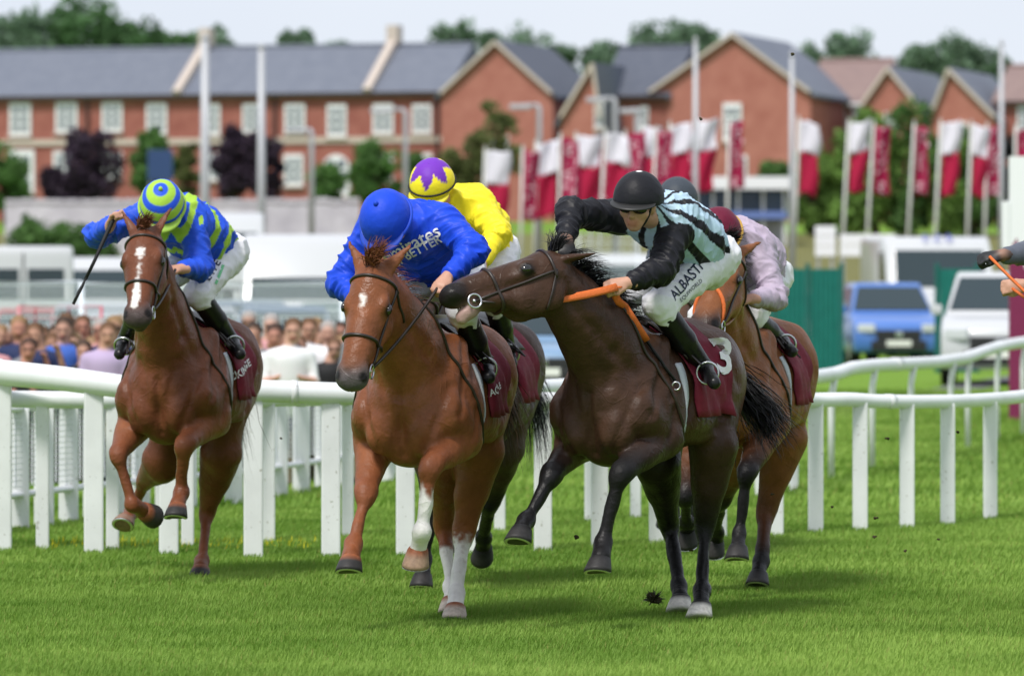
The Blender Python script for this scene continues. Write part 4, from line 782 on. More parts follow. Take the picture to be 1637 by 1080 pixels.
    for q in (-1, 1):                                                     # jugular groove
        pj = [bz(t) - nrm(nrm(bz(t + .02) - bz(t - .02)).cross(nrm(lerp(l, hs, t)))) * (np.interp(t, ks, hh) * -.42 * (1 if nrm(bz(t + .02) - bz(t - .02)).cross(nrm(lerp(l, hs, t))).z < 0 else -1)) + nrm(lerp(l, hs, t)) * (q * np.interp(t, ks, hw) * .9) for t in (.1, .35, .6, .85)]
        for a_, b_ in zip(pj, pj[1:]): disp += -.010 * np.exp(-((segdist(v, a_, b_, 0, 0)) / .03) ** 2)
    v = v + N_ * (disp + (vnoise(v * 5.5) - .5) * .016 + (vnoise(v * 13 + 7) - .5) * .010)[:, None]
    # colour: coat by body part, then white markings with ragged edges
    c = S.colors(v, coat); nz = vnoise(v * 9) * .6 + vnoise(v * 31) * .4
    c *= (.84 + .3 * nz)[:, None]
    for a, b, ra, rb, soft in marks + [(A(*m[0]), A(*m[1]), m[2], m[3], .006) for m in H.get('face', [])]:
        d = segdist(v, a, b, ra, rb) + (vnoise(v * 60) - .5) * (.02 if soft < .02 else .05) + (vnoise(v * 22) - .5) * (0 if soft < .02 else .05); t = np.clip(.5 - d / (2 * soft), 0, 1)[:, None]; c = c * (1 - t) + np.array([.74, .71, .68]) * t
    for q in (-1, 1):
        for ctr, rr, cc in ((A(.93, q * .058, .02), .026, [.008, .006, .006]), (A(.335, q * .094, .004), .034, [.012, .008, .006])):
            t = np.clip(.5 - (segdist(v, ctr, ctr, rr, rr)) / .012, 0, 1)[:, None]; c = c * (1 - t) + np.array(cc) * t
    body = mk('body', v, fc, M_COAT, root, True, c); s.root = root; s.body = body
    s.bvh = BVHTree.FromPolygons([tuple(x) for x in v], fc.tolist())
    for hv, hf, hcol, Co, d, toe, sd_, shoe in hoofs:
        ho = mk('hoof', hv, hf, M_HOOF, root, True, np.array(hcol))
        if shoe:
            mb = MB(); ring = [Co + d * .084 + toe * (.026 + .058 * math.cos(a) * 1.08) + sd_ * (.058 * math.sin(a)) - d * (.018 * max(0, -math.cos(a))) for a in np.linspace(-2.3, 2.3, 16)]
            mb.tube(ring, .008, 6, flat=.5); mb.build('horseshoe', M_ALU, ho)
    for q in (-1, 1):
        mb = MB(); c0 = A(.335, q * .0945, .006); vv = []; R = .026
        for i in range(9):
            th = math.pi * i / 8
            for k in range(12):
                a = 2 * math.pi * k / 12; vv.append(c0 + hs * (q * R * .6 * math.cos(th)) + e1 * (R * 1.1 * math.sin(th) * math.cos(a)) + hn * (R * .8 * math.sin(th) * math.sin(a)))
        mb.add(vv, [(i * 12 + k, i * 12 + (k + 1) % 12, (i + 1) * 12 + (k + 1) % 12, (i + 1) * 12 + k) for i in range(8) for k in range(12)]); mb.build('eye', M_EYE, root, True)
    # mane
    hc = H.get('hair', [x * .7 for x in coat]); R = []; fl = Vector(H.get('mflow', (.2, .5, .3)))
    for i in range(H.get('nmane', 1050)):
        t = random.random() ** .8; t = .06 + t * .97; c0 = bz(min(t, 1)); i0 = min(int(t * 4), 3); hgt = np.interp(t, ks, hh); tang = nrm(bz(min(t + .02, 1.02)) - bz(t - .02)); sv = nrm(lerp(l, hs, min(t, 1)))
        upn = nrm(tang.cross(sv)); upn = upn if upn.z > 0 or upn.dot(hn) > 0 else -upn
        side = random.gauss(H.get('mside', -.4), .5); r0 = c0 + upn * (hgt * .94) + sv * random.uniform(-.016, .016); ln = random.uniform(.06, .15) * H.get('mlen', 1)
        d = nrm(upn * random.uniform(.2, .6) + sv * side * .8 + fl * random.uniform(.5, 1.2)); p = [r0]; 
        for j in range(5): p.append(p[-1] + d * ln / 5); d = nrm(d + V(0, 0, -.28) + sv * side * .1 + V(random.gauss(0, .07), random.gauss(0, .07), random.gauss(0, .07)))
        R.append(p)
    for i in range(H.get('nfore', 360)):                                        # forelock
        r0 = A(.0 + random.uniform(-.06, .04), random.uniform(-.03, .03), .06); d = nrm(hn * .9 + fl * random.uniform(.4, 1.1) * H.get('foreup', 1) + V(random.gauss(.3, .28), 0, random.gauss(.1, .15)) + e1 * random.uniform(-.2, .5)); p = [r0]; ln = random.uniform(.06, .13) * H.get('flen', 1)
        for j in range(5): p.append(p[-1] + d * ln / 5); d = nrm(d + V(.05, 0, -.22) + V(random.gauss(0, .06), random.gauss(0, .06), random.gauss(0, .06)))
        R.append(p)
    strands('mane', R, M_HAIR, root, .0055, col=hc)
    # tail
    R = []; tp = [L(*p) for p in H.get('tail', [(-.79, 0, 1.33), (-.98, .04, 1.30), (-1.1, .1, 1.05), (-1.12, .14, .8)])]
    for i in range(H.get('ntail', 700)):
        off = V(random.gauss(0, 1), random.gauss(0, 1), random.gauss(0, 1)) * .03; stop = random.uniform(.6, 1.0); p = []
        for j in range(9):
            t = j / 8 * stop * (len(tp) - 1); k = min(int(t), len(tp) - 2); q = lerp(tp[k], tp[k + 1], t - k); p.append(q + off * (.5 + 1.6 * j / 8) + V(random.gauss(0, .006), 0, random.gauss(0, .006)))
        R.append(p)
    strands('tail', R, M_HAIR, root, .008, col=H.get('tailcol', hc))
    # ---- bridle
    def ring(c0, a, b, R0=.4, n=28, off=.004, arc=None):
        out = []
        for k in range(n):
            t = (arc[0] + (arc[1] - arc[0]) * k / (n - 1)) if arc else 2 * math.pi * k / n
            d = a * math.cos(t) + b * math.sin(t); hit = s.bvh.ray_cast(c0 + d * R0, -d, R0)
            if hit[0] is not None: out.append(hit[0] + hit[1] * off)
        return out
    s.ring = ring; br = MB().tube(ring(A(.12, 0, -.03), hn, hs, .25, 24, .004, (-1.9, 1.9)), .0085, 6).build('bridle', M_LEATHER, root, True)
    nbm = H.get('nb', M_LEATHER)
    if nbm is M_LEATHER: MB().tube(ring(A(.60, 0, -.02), nrm(hn + e1 * .1), hs, .2, 28, .004), .0095, 6, closed=True).build('noseband', nbm, br, True)
    else:
        x1 = A(.52, 0, .2); apex = s.bvh.ray_cast(x1, -hn, .4)[0] or A(.52, 0, .06)
        for q in (-1, 1):
            pp = []
            for k in range(9):
                t = k / 8; c0 = A(.52 + .30 * t, q * .2, .06 - .12 * t); tgt = A(.52 + .30 * t, 0, .045 - .07 * t); hit = s.bvh.ray_cast(lerp(A(.5, 0, .25), c0, t ** .5), nrm(tgt - lerp(A(.5, 0, .25), c0, t ** .5)), .4)
                if hit[0] is not None: pp.append(hit[0] + hit[1] * .004)
            if len(pp) > 2: MB().tube(pp, .0115, 6).build('noseband', nbm, br, True)
    s.bit = {}
    for q in (-1, 1):
        pp = []
        for k in range(12):
            t = .1 + .68 * k / 11; n0 = -.03 - .03 * k / 11; hit = s.bvh.ray_cast(A(t, q * .3, n0), -hs * q, .4)
            if hit[0] is not None: pp.append(hit[0] + hit[1] * .004)
        MB().tube(pp, .0075, 6).build('cheek_strap', M_LEATHER, br, True)
        pp2 = []
        for k in range(10):
            t = .1 + .16 * k / 9; n0 = -.03 - .14 * k / 9; hit = s.bvh.ray_cast(A(t, q * .3, n0), -hs * q, .4)
            if hit[0] is not None: pp2.append(hit[0] + hit[1] * .004)
        if len(pp2) > 2: MB().tube(pp2, .0065, 6).build('throat_strap', M_LEATHER, br, True)
        bc = (pp[-1] if pp else A(.78, q * .06, -.06)) + hs * (q * .012) + e1 * .012
        MB().tube([bc + (e1 * math.cos(a) + hn * math.sin(a)) * .034 for a in np.linspace(0, 2 * math.pi, 20)[:-1]], .0055, 6, closed=True).build('bit_ring', M_STEEL, br, True)
        MB().tube([bc + e1 * .0, A(.80, q * .03, -.05)], .008, 6).build('bit_mouthpiece', M_STEEL, br, True)
        s.bit[q] = bc - e1 * .03 - hn * .012
    if H.get('breast', True):
        MB().tube(ring(bz(.10) , nrm(u + f * .45), l, .6, 40, .004), .009, 6, closed=True).build('breast_strap', M_LEATHER, root, True)
    s.A = A; s.hs = hs; s.hn = hn; s.e1 = e1; s.poll = poll; s.bz = bz
    return s

def drape(s, name, m, parent, x0, x1, zlow, off, nx=14, nt=36, skew=0.0, side=None, z_top=None):
    """a cloth laid over the back: from ray hits on the trunk, with thickness"""
    L = s.L; v = []; f = []
    for i in range(nx + 1):
        for j in range(nt + 1):
            a = -1 + 2 * j / nt; th = a * math.radians(zlow)
            x = lerp(x0, x1, i / nx) - skew * abs(a)
            c0 = L(x, 0, 1.16); d = s.u * math.cos(th) + s.l * math.sin(th); hit = s.bvh.ray_cast(c0 + d * .7, -d, .7)
            p = hit[0] + hit[1] * off if hit[0] is not None else c0 + d * .3
            p = p + s.l * (math.copysign(1, a) * .010 * abs(a) * (1 + math.sin(i * 1.3 + j * .7))); v.append(p)
    W = nt + 1
    f = [(i * W + j, i * W + j + 1, (i + 1) * W + j + 1, (i + 1) * W + j) for i in range(nx) for j in range(nt)]
    o = mk(name, v, f, m, parent, True); md = o.modifiers.new('thick', 'SOLIDIFY'); md.thickness = .008; md.offset = 1
    return o, v, W

# ------------------------------------------------------------ jockeys
def hand(S, W, d, n, col, grip=True):
    """palm, four curled fingers and a thumb; d = along the hand, n = back of the hand"""
    d = nrm(d); n = nrm(n - d * n.dot(d)); x = nrm(d.cross(n)); pc = W + d * .052
    S.ell(pc, (d, x, n), (.052, .04, .019), .012, col); S.cone(W - d * .03, W + d * .02, .027, .024, .02, x, 1.15, col)
    for k, (o, ln) in enumerate(((-.03, .034), (-.0105, .039), (.0095, .037), (.028, .03))):
        a = W + d * .09 + x * o + n * .004; b = a + d * ln * .75 - n * ln * .65; c = b - n * ln * .75 - d * ln * .25; e = c - d * ln * .7 + n * .004
        S.cone(a - d * .012, b, .0105, .0098, .004, ca=col); S.cone(b, c, .0098, .009, .004, ca=col); S.cone(c, e, .009, .0075, .004, ca=col)
    a = W + d * .03 - x * .03; b = a + d * .038 - x * .014 - n * .016; c = b + d * .022 + x * .012 - n * .014
    S.cone(a, b, .014, .0115, .006, ca=col); S.cone(b, c, .0115, .009, .004, ca=col)

def fabric(v, f, amp, sc=(14, 14, 14), seed=0):
    """soft folds pushed out along the normals"""
    N = vnormals(v, f); n1 = vnoise(v * np.array(sc) + seed); n2 = vnoise(v * np.array(sc) * 2.1 + 5 + seed)
    rd = 1 - np.abs(2 * n1 - 1); r2 = 1 - np.abs(2 * n2 - 1)
    return v + N * ((rd ** 3 - .35) * amp + (r2 ** 3 - .35) * amp * .6)[:, None]

def build_jockey(s, J, label, h=.0075):
    """s = the horse carrying him; J = joints as pixels with the horse-frame depth they sit at"""
    a = lambda k, x, y=0: (s.at(J[k][0], J[k][1], J[k][2] if len(J[k]) > 2 else x, J[k][3] if len(J[k]) > 3 else y, 1.6))
    pel = a('pel', -.12); ch = a('ch', .28); hd = a('hd', .52); root = thing('person', label, 'jockey', (pel.x, pel.y, s.O.z)); l, u, f = s.l, s.u, s.f
    shl, shr = a('shl', .28, .17), a('shr', .28, -.17)
    ell_, elr = solve(shl, *J['ell'][:2], .29, J['ell'][2]), solve(shr, *J['elr'][:2], .29, J['elr'][2])
    wrl, wrr = solve(ell_, *J['wrl'][:2], .25, J['wrl'][2]), solve(elr, *J['wrr'][:2], .25, J['wrr'][2])
    knl, knr = a('knl', .26, .3), a('knr', .26, -.3); anl, anr = a('anl', -.06, .37), a('anr', -.06, -.37); tol, tor = a('tol', .12, .38), a('tor', .12, -.38)
    hpl, hpr = pel + l * .09, pel - l * .09; hup = nrm(Vector(J['hup'])); fd = Vector(J['face']); fd = nrm(fd - hup * fd.dot(hup)); hx = nrm(fd.cross(hup))   # hx: his right... kept orthogonal
    back = nrm(ch - pel); side = nrm(shl - shr); thick = nrm(back.cross(side)); thick = thick if thick.z > 0 else -thick
    skin = J.get('skin', [.50, .27, .19])
    # clothes
    T = SDF(); T.cone(pel, lerp(pel, ch, .5), .135, .15, .05, side, 1.15); T.cone(lerp(pel, ch, .5), ch, .15, .145, .05, side, 1.25); T.cone(shl, shr, .075, .075, .06); T.cone(ch, lerp(ch, hd, .45), .09, .065, .05)
    for sh, el, wr in ((shl, ell_, wrl), (shr, elr, wrr)):
        T.cone(sh, el, .082, .068, .04); T.cone(el, lerp(el, wr, .86), .068, .045, .02); T.cone(lerp(el, wr, .8), lerp(el, wr, .88), .044, .038, .01)
    v, fc = T.mesh(h, 3); sdv = J.get('seed', 0) * 3.1; N_ = vnormals(v, fc); dm = np.full(len(v), 9.); fold = np.zeros(len(v)); v0 = v.copy()
    def crease(ax, fa, fp, off):
        ax = nrm(ax); p1 = nrm(ax.orthogonal()); p2 = ax.cross(p1); q = np.stack([v @ np.array(ax) * fa, v @ np.array(p1) * fp, v @ np.array(p2) * fp], 1); q[:, 0] += q[:, 1] * .9 + 1.2 * vnoise(v * 5 + off)
        n1 = vnoise(q + off); n2 = vnoise(q * 2.3 + off + 4); return (1 - np.abs(2 * n1 - 1)) ** 2.5 - .3 + .45 * ((1 - np.abs(2 * n2 - 1)) ** 2.5 - .3)
    for k_, (a_, b_, r_) in enumerate([(shl, ell_, .08), (ell_, wrl, .055), (shr, elr, .08), (elr, wrr, .055)]):
        A_ = np.array(a_); ab = np.array(b_) - A_; t = np.clip((v - A_) @ ab / (ab @ ab), 0, 1); d = np.linalg.norm(v - A_ - t[:, None] * ab, axis=1) - r_; z = d < dm; el_ = (t if k_ % 2 == 0 else 1 - t)
        fold[z] = (.020 * crease(b_ - a_, 19, 8, sdv + k_) * (.45 + .6 * el_))[z]; dm = np.minimum(dm, d)
    tor_ = .026 * crease(back + side * .3, 15, 6.5, sdv + 11); dt = segdist(v, pel, ch, .16, .17); mix_ = np.clip((dm - dt) / .05 + .5, 0, 1); v = v + N_ * (fold * (1 - mix_) + tor_ * mix_)[:, None]
    silk = mk('silks', v, fc, M_SILK, root, True, J['silk'](v0, dict(pel=pel, ch=ch, shl=shl, shr=shr, ell=ell_, elr=elr, wrl=wrl, wrr=wrr, side=side, back=back, thick=thick)))
    s.silk_bvh = BVHTree.FromPolygons([tuple(x) for x in v], fc.tolist())
    B = SDF(); B.ell(pel - u * .03, (l, back, thick), (.155, .15, .14), .05)
    for hp, kn, an in ((hpl, knl, anl), (hpr, knr, anr)): B.cone(hp, kn, .108, .074, .04); B.cone(kn, lerp(kn, an, .22), .072, .06, .03)
    v, fc = B.mesh(max(h, .0115), 2); v = fabric(v, fc, .010, (13, 13, 13), 3); mk('breeches', v, fc, M_BREECH, root, True); s.breech_bvh = BVHTree.FromPolygons([tuple(x) for x in v], fc.tolist())
    for kn, an, to in ((knl, anl, tol), (knr, anr, tor)):
        B = SDF(); top = lerp(kn, an, .16); d = nrm(an - kn); B.cone(top, lerp(kn, an, .55), .066, .062, .02); B.cone(lerp(kn, an, .55), an, .06, .046, .02); B.cone(an + (an - to) * .18, to, .04, .034, .025, ca=None); B.cone(an + (an - to) * .25 + d * .03, to + d * .012, .02, .022, .012, nrm(d), .5)
        v, fc = B.mesh(max(h, .0115), 1); mk('boot', v, fc, M_BOOT, root, True)
    # body: one continuous figure inside the clothes, with head and hands
    K = SDF(); K.cone(pel, ch, .09, .09, .05); K.cone(shl, shr, .05, .05, .05); K.cone(ch, hd - hup * .06, .075, .052, .04, ca=skin)
    for sh, el, wr in ((shl, ell_, wrl), (shr, elr, wrr)): K.cone(sh, el, .05, .042, .03); K.cone(el, wr, .042, .027, .02)
    for hp, kn, an, to in ((hpl, knl, anl, tol), (hpr, knr, anr, tor)): K.cone(hp, kn, .08, .055, .03); K.cone(kn, an, .048, .03, .02); K.cone(an, to, .025, .02, .02)
    hx_ = nrm(hup.cross(fd)); D = lambda x, y, z: hd + hx_ * x + fd * y + hup * z
    K.ell(D(0, -.005, .0), (hx_, fd, hup), (.076, .096, .105), .03); K.ell(D(0, .045, -.075), (hx_, fd, hup), (.055, .052, .06), .03)
    K.ell(D(0, .06, -.118), (hx_, fd, hup), (.03, .028, .022), .02); K.cone(D(0, .088, -.01), D(0, .108, -.052), .011, .016, .012); K.ell(D(0, .1, -.058), (hx_, fd, hup), (.019, .012, .01), .008)
    K.cone(D(-.02, .092, -.083), D(.02, .092, -.083), .008, .008, .006, ca=[skin[0] * .85, skin[1] * .6, skin[2] * .6]); K.cone(D(-.017, .09, -.097), D(.017, .09, -.097), .009, .009, .006, ca=[skin[0] * .85, skin[1] * .6, skin[2] * .6])
    for q in (-1, 1): K.ell(D(q * .078, -.012, -.03), (hx_, fd, hup), (.012, .022, .033), .01); K.ell(D(q * .045, .06, -.045), (hx_, fd, hup), (.03, .03, .025), .02); K.ell(D(q * .032, .092, -.012), (hx_, fd, hup), (.017, .012, .01), .008, sub=True)
    gl = J.get('glove', ()); gc = [.016, .016, .018]
    for k, wr, el in (('l', wrl, ell_), ('r', wrr, elr)):
        hv = Vector(J.get('hn' + k, (0, -.4, 1))); hand(K, wr, Vector(J['hd' + k]) if ('hd' + k) in J else (wr - el), hv, gc if k in gl else skin)
    v, fc = K.mesh(J.get('hb', .0105), 1); mk('body', v, fc, M_SKIN, root, True, K.colors(v, skin, .006))
    # helmet: shell open below, silk cover, peak
    n, m = 56, 22; R = (.126, .148, .138); v = []; loc = []
    for i in range(m + 1):
        th = math.radians(97) * i / m
        for k in range(n):
            ph = 2 * math.pi * k / n; q = (math.sin(th) * math.cos(ph), math.sin(th) * math.sin(ph), math.cos(th)); w_ = 1 + .012 * math.sin(5 * ph + 2 * th) * (math.sin(th)) ** 2 + (.022 * math.sin(11 * ph + 1.5 * math.sin(3 * ph)) * math.sin(th) * math.exp(-2.2 * th) * 2 + .012 * max(0, math.sin(17 * ph + math.sin(4 * ph) * 2)) * (i / m) ** 3 if J.get('gather') else 0)
            v.append(D(q[0] * R[0] * w_, q[1] * R[1] * w_ - .005, q[2] * R[2] + .015)); loc.append(q)
    fcs = [(i * n + k, i * n + (k + 1) % n, (i + 1) * n + (k + 1) % n, (i + 1) * n + k) for i in range(m) for k in range(n)]
    loc = np.array(loc); he = mk('helmet', v, fcs, M_CAP, root, True, J['cap'](loc)); md = he.modifiers.new('thick', 'SOLIDIFY'); md.thickness = .012; md.offset = -1
    pk = []; pf = []
    for i in range(4):
        for k in range(17):
            ph = math.radians(28 + 124 * k / 16); e = i / 3 * .05 * math.sin(math.pi * (k / 16)) ** .6
            pk.append(D(math.cos(ph) * (R[0] + e * .9), math.sin(ph) * (R[1] + e) - .005, .013 - e * .35))
    pf = [(i * 17 + k, i * 17 + k + 1, (i + 1) * 17 + k + 1, (i + 1) * 17 + k) for i in range(3) for k in range(16)]
    po = mk('peak', pk, pf, mat('peak_%d' % J.get('seed', 0), J.get('peak', (.02, .02, .02)), .5), he, True); md = po.modifiers.new('thick', 'SOLIDIFY'); md.thickness = .006
    if J.get('gather'):
        gm = mat('cap_band_%d' % J['seed'], J['gather'], .5, .2); MB().tube([D(math.cos(t) * (R[0] + .004), math.sin(t) * (R[1] + .004) - .005, -.0) for t in np.linspace(0, 2 * math.pi, 40)[:-1]], .010, 8, closed=True).build('cap_band', gm, he, True); MB().tube([D(0, 0, R[2] + .008), D(0, 0, R[2] + .03)], [.016, .010], 10).build('cap_button', gm, he, True)
    if J.get('rim'):
        MB().tube([D(math.cos(t) * (R[0] + .003), math.sin(t) * (R[1] + .003) - .005, .012 + .028 * max(0, math.sin(t))) for t in np.linspace(0, 2 * math.pi, 40)[:-1]], .006, 6, closed=True).build('goggle_strap', M_BLACKR, he, True)
    if J.get('goggles'):
        G = SDF(); 
        for q in (-1, 1): G.ell(D(q * .034, .088, -.012), (hx_, fd, hup), (.042, .03, .033), .02); G.cone(D(q * .05, .075, -.01), D(q * .08, .0, 0), .018, .012, .015)
        v, fc = G.mesh(.005, 1); mk('goggles', v, fc, mat('goggle_lens', (.01, .01, .011), .12, .7), root, True)
    MB().tube([D(math.cos(t) * .079, .03 + .03 * math.sin(t) - (.02 if math.sin(t) < 0 else 0), -.125 * max(0, math.sin(t)) * 1.05 - .0) for t in np.linspace(0, math.pi, 14)], .006, 6).build('chin_strap', M_BLACKR, he, True)
    s.j = dict(wrl=wrl, wrr=wrr, ell=ell_, elr=elr, anl=anl, anr=anr, tol=tol, tor=tor, knl=knl, knr=knr, pel=pel, ch=ch, shl=shl, shr=shr, root=root, hd=hd)
    return root

def tack(s, T, desc):
    """saddle, cloth, girth, stirrups and reins"""
    L = s.L; j = s.j; base = L(0, 0, 1.48)
    cl, v, W = drape(s, 'saddle_cloth', T.get('cloth', M_CLOTH), None, T.get('x0', -.30), T.get('x1', .14), T.get('zl', 112), .012, skew=T.get('skew', .06))
    tag(cl, 'maroon race-day cloth under the saddle of ' + desc, 'saddle cloth', 'maroon saddle cloths'); s.cloth_bvh = BVHTree.FromPolygons([tuple(x) for x in v], [tuple(p.vertices) for p in cl.data.polygons]); s.cloth = cl
    sd_ = thing('saddle', 'small black racing saddle on ' + desc, 'saddle', tuple(base), 'racing saddles')
    drape(s, 'saddle_flap', M_LEATHER, sd_, -.10, .15, T.get('flap', 58), .03, 10, 26, .02)
    S = SDF(); S.cone(L(.16, 0, 1.50), L(-.2, 0, 1.49), .045, .06, .04, s.l, 1.6); vv, ff = S.mesh(.011, 2); mk('seat', vv, ff, M_LEATHER, sd_, True)
    g = s.ring(L(.20, 0, 1.16), s.u, s.l, .6, 44, .012); MB().tube(g, .034, 8, closed=True, flat=1.0).build('girth', M_GREYPAD, sd_, True) if False else None
    gv = []; gf = []
    for i, xx in enumerate((.16, .22)):
        for k in range(49):
            t = math.radians(60 + 240 * k / 48); d = s.u * math.cos(t) + s.l * math.sin(t); hit = s.bvh.ray_cast(L(xx, 0, 1.16) + d * .6, -d, .6); gv.append(hit[0] + hit[1] * .008 if hit[0] else L(xx, 0, 1.16) + d * .3)
    gf = [(k, k + 1, 49 + k + 1, 49 + k) for k in range(48)]; go = mk('girth', gv, gf, M_GREYPAD, sd_, True); md = go.modifiers.new('thick', 'SOLIDIFY'); md.thickness = .008; md.offset = 1
    for q, an, to in ((1, j['anl'], j['tol']), (-1, j['anr'], j['tor'])):
        ft = lerp(an, to, .55); d = nrm(to - an); dn = nrm(ft - L(.12, q * .2, 1.5)); sx = nrm(d.cross(dn)); 
        MB().tube([L(.12, q * .2, 1.44), L(.1, q * .34, 1.3), ft - dn * .075], .011, 6, flat=.5).build('stirrup_leather', M_LEATHER, sd_)
        MB().tube([ft - dn * .075 + (sx * math.sin(t) * .055 - dn * (math.cos(t) - 1) * .0 + dn * (1 - math.cos(t)) * .055) for t in np.linspace(0, 2 * math.pi, 20)[:-1]], .0075, 6, closed=True).build('stirrup_iron', M_STEEL, sd_, True)
    rm = T.get('rein', M_LEATHER); rr = thing('reins', T.get('rlabel', 'leather reins') + ' running from the bit of ' + desc, 'reins', tuple(L(.6, 0, 1.5)), 'reins of the racehorses')
    for q, wr, el in ((1, j['wrl'], j['ell']), (-1, j['wrr'], j['elr'])):
        if T.get('skip') == q: continue
        hp = wr + nrm(wr - el) * .08; b = s.bit[q]; mid = lerp(b, hp, .5) - V(0, 0, T.get('sag', .05)); k = T.get('split', .0)
        pts = [b * (1 - t) ** 2 + mid * (2 * t * (1 - t)) + hp * t * t for t in np.linspace(0, 1, 12)]
        if k: n = int(12 * k); MB().tube(pts[:n + 1], .007, 6).build('rein', M_LEATHER, rr, True); MB().tube(pts[n:], .021, 8, flat=.35, up=(0, -1, .2)).build('rein_grip', rm, rr, True)
        else: MB().tube(pts, .008, 6).build('rein', rm, rr, True)
    return cl
# ------------------------------------------------------------ the field
def plain(c):
    return lambda v, *a: np.tile(np.array(c), (len(v), 1))
BLUE = [.022, .085, .62]; LIME = [.34, .56, .06]; YEL = [.86, .72, .03]; SKY = [.42, .57, .70]; BLK = [.014, .014, .018]; LIL = [.43, .36, .46]; ROYAL = [.012, .06, .58]; PURP = [.16, .035, .42]
def on_arm(v, j):
    t = segdist(v, j['pel'], j['ch'], .16, .16); a = np.minimum.reduce([segdist(v, j['shl'], j['ell'], .075, .06), segdist(v, j['shr'], j['elr'], .075, .06), segdist(v, j['ell'], j['wrl'], .06, .045), segdist(v, j['elr'], j['wrr'], .06, .045)])
    return a < t
def silk_hoops(v, j):
    c = np.tile(np.array(BLUE), (len(v), 1)); t = (v - np.array(j['pel'])) @ np.array(j['back']); sd_ = (v - np.array(j['ch'])) @ np.array(j['side'])
    z = np.sin(t * 34 + 2.2 * np.abs(np.sin(sd_ * 26))) > .35; c[z & ~on_arm(v, j)] = LIME; return c
def silk_stripes(v, j):
    c = np.tile(np.array(BLK), (len(v), 1)); sd_ = (v - np.array(j['ch'])) @ np.array(j['side']); th_ = (v - np.array(lerp(j['pel'], j['ch'], .5))) @ np.array(j['thick']); z = np.mod(np.arctan2(sd_, th_) + .16, .60) < .36; c[z & ~on_arm(v, j)] = SKY; return c
def cap_rings(q):
    th = np.degrees(np.arccos(np.clip(q[:, 2], -1, 1))); c = np.tile(np.array(BLUE), (len(q), 1)); c[((th > 19) & (th < 40)) | ((th > 58) & (th < 80))] = LIME; return c
def cap_star(q):
    th = np.degrees(np.arccos(np.clip(q[:, 2], -1, 1))); ph = np.arctan2(q[:, 1], q[:, 0]) + .55; c = np.tile(np.array(YEL), (len(q), 1))
    k = np.abs(np.mod(ph * 6 / (2 * np.pi), 1) - .5) * 2; c[th < 34 + 36 * k] = PURP; return c
def cap_button(q):
    c = np.tile(np.array(BLK), (len(q), 1)); th = np.degrees(np.arccos(np.clip(q[:, 2], -1, 1))); c[th < 6] = [.8, .8, .8]; return c

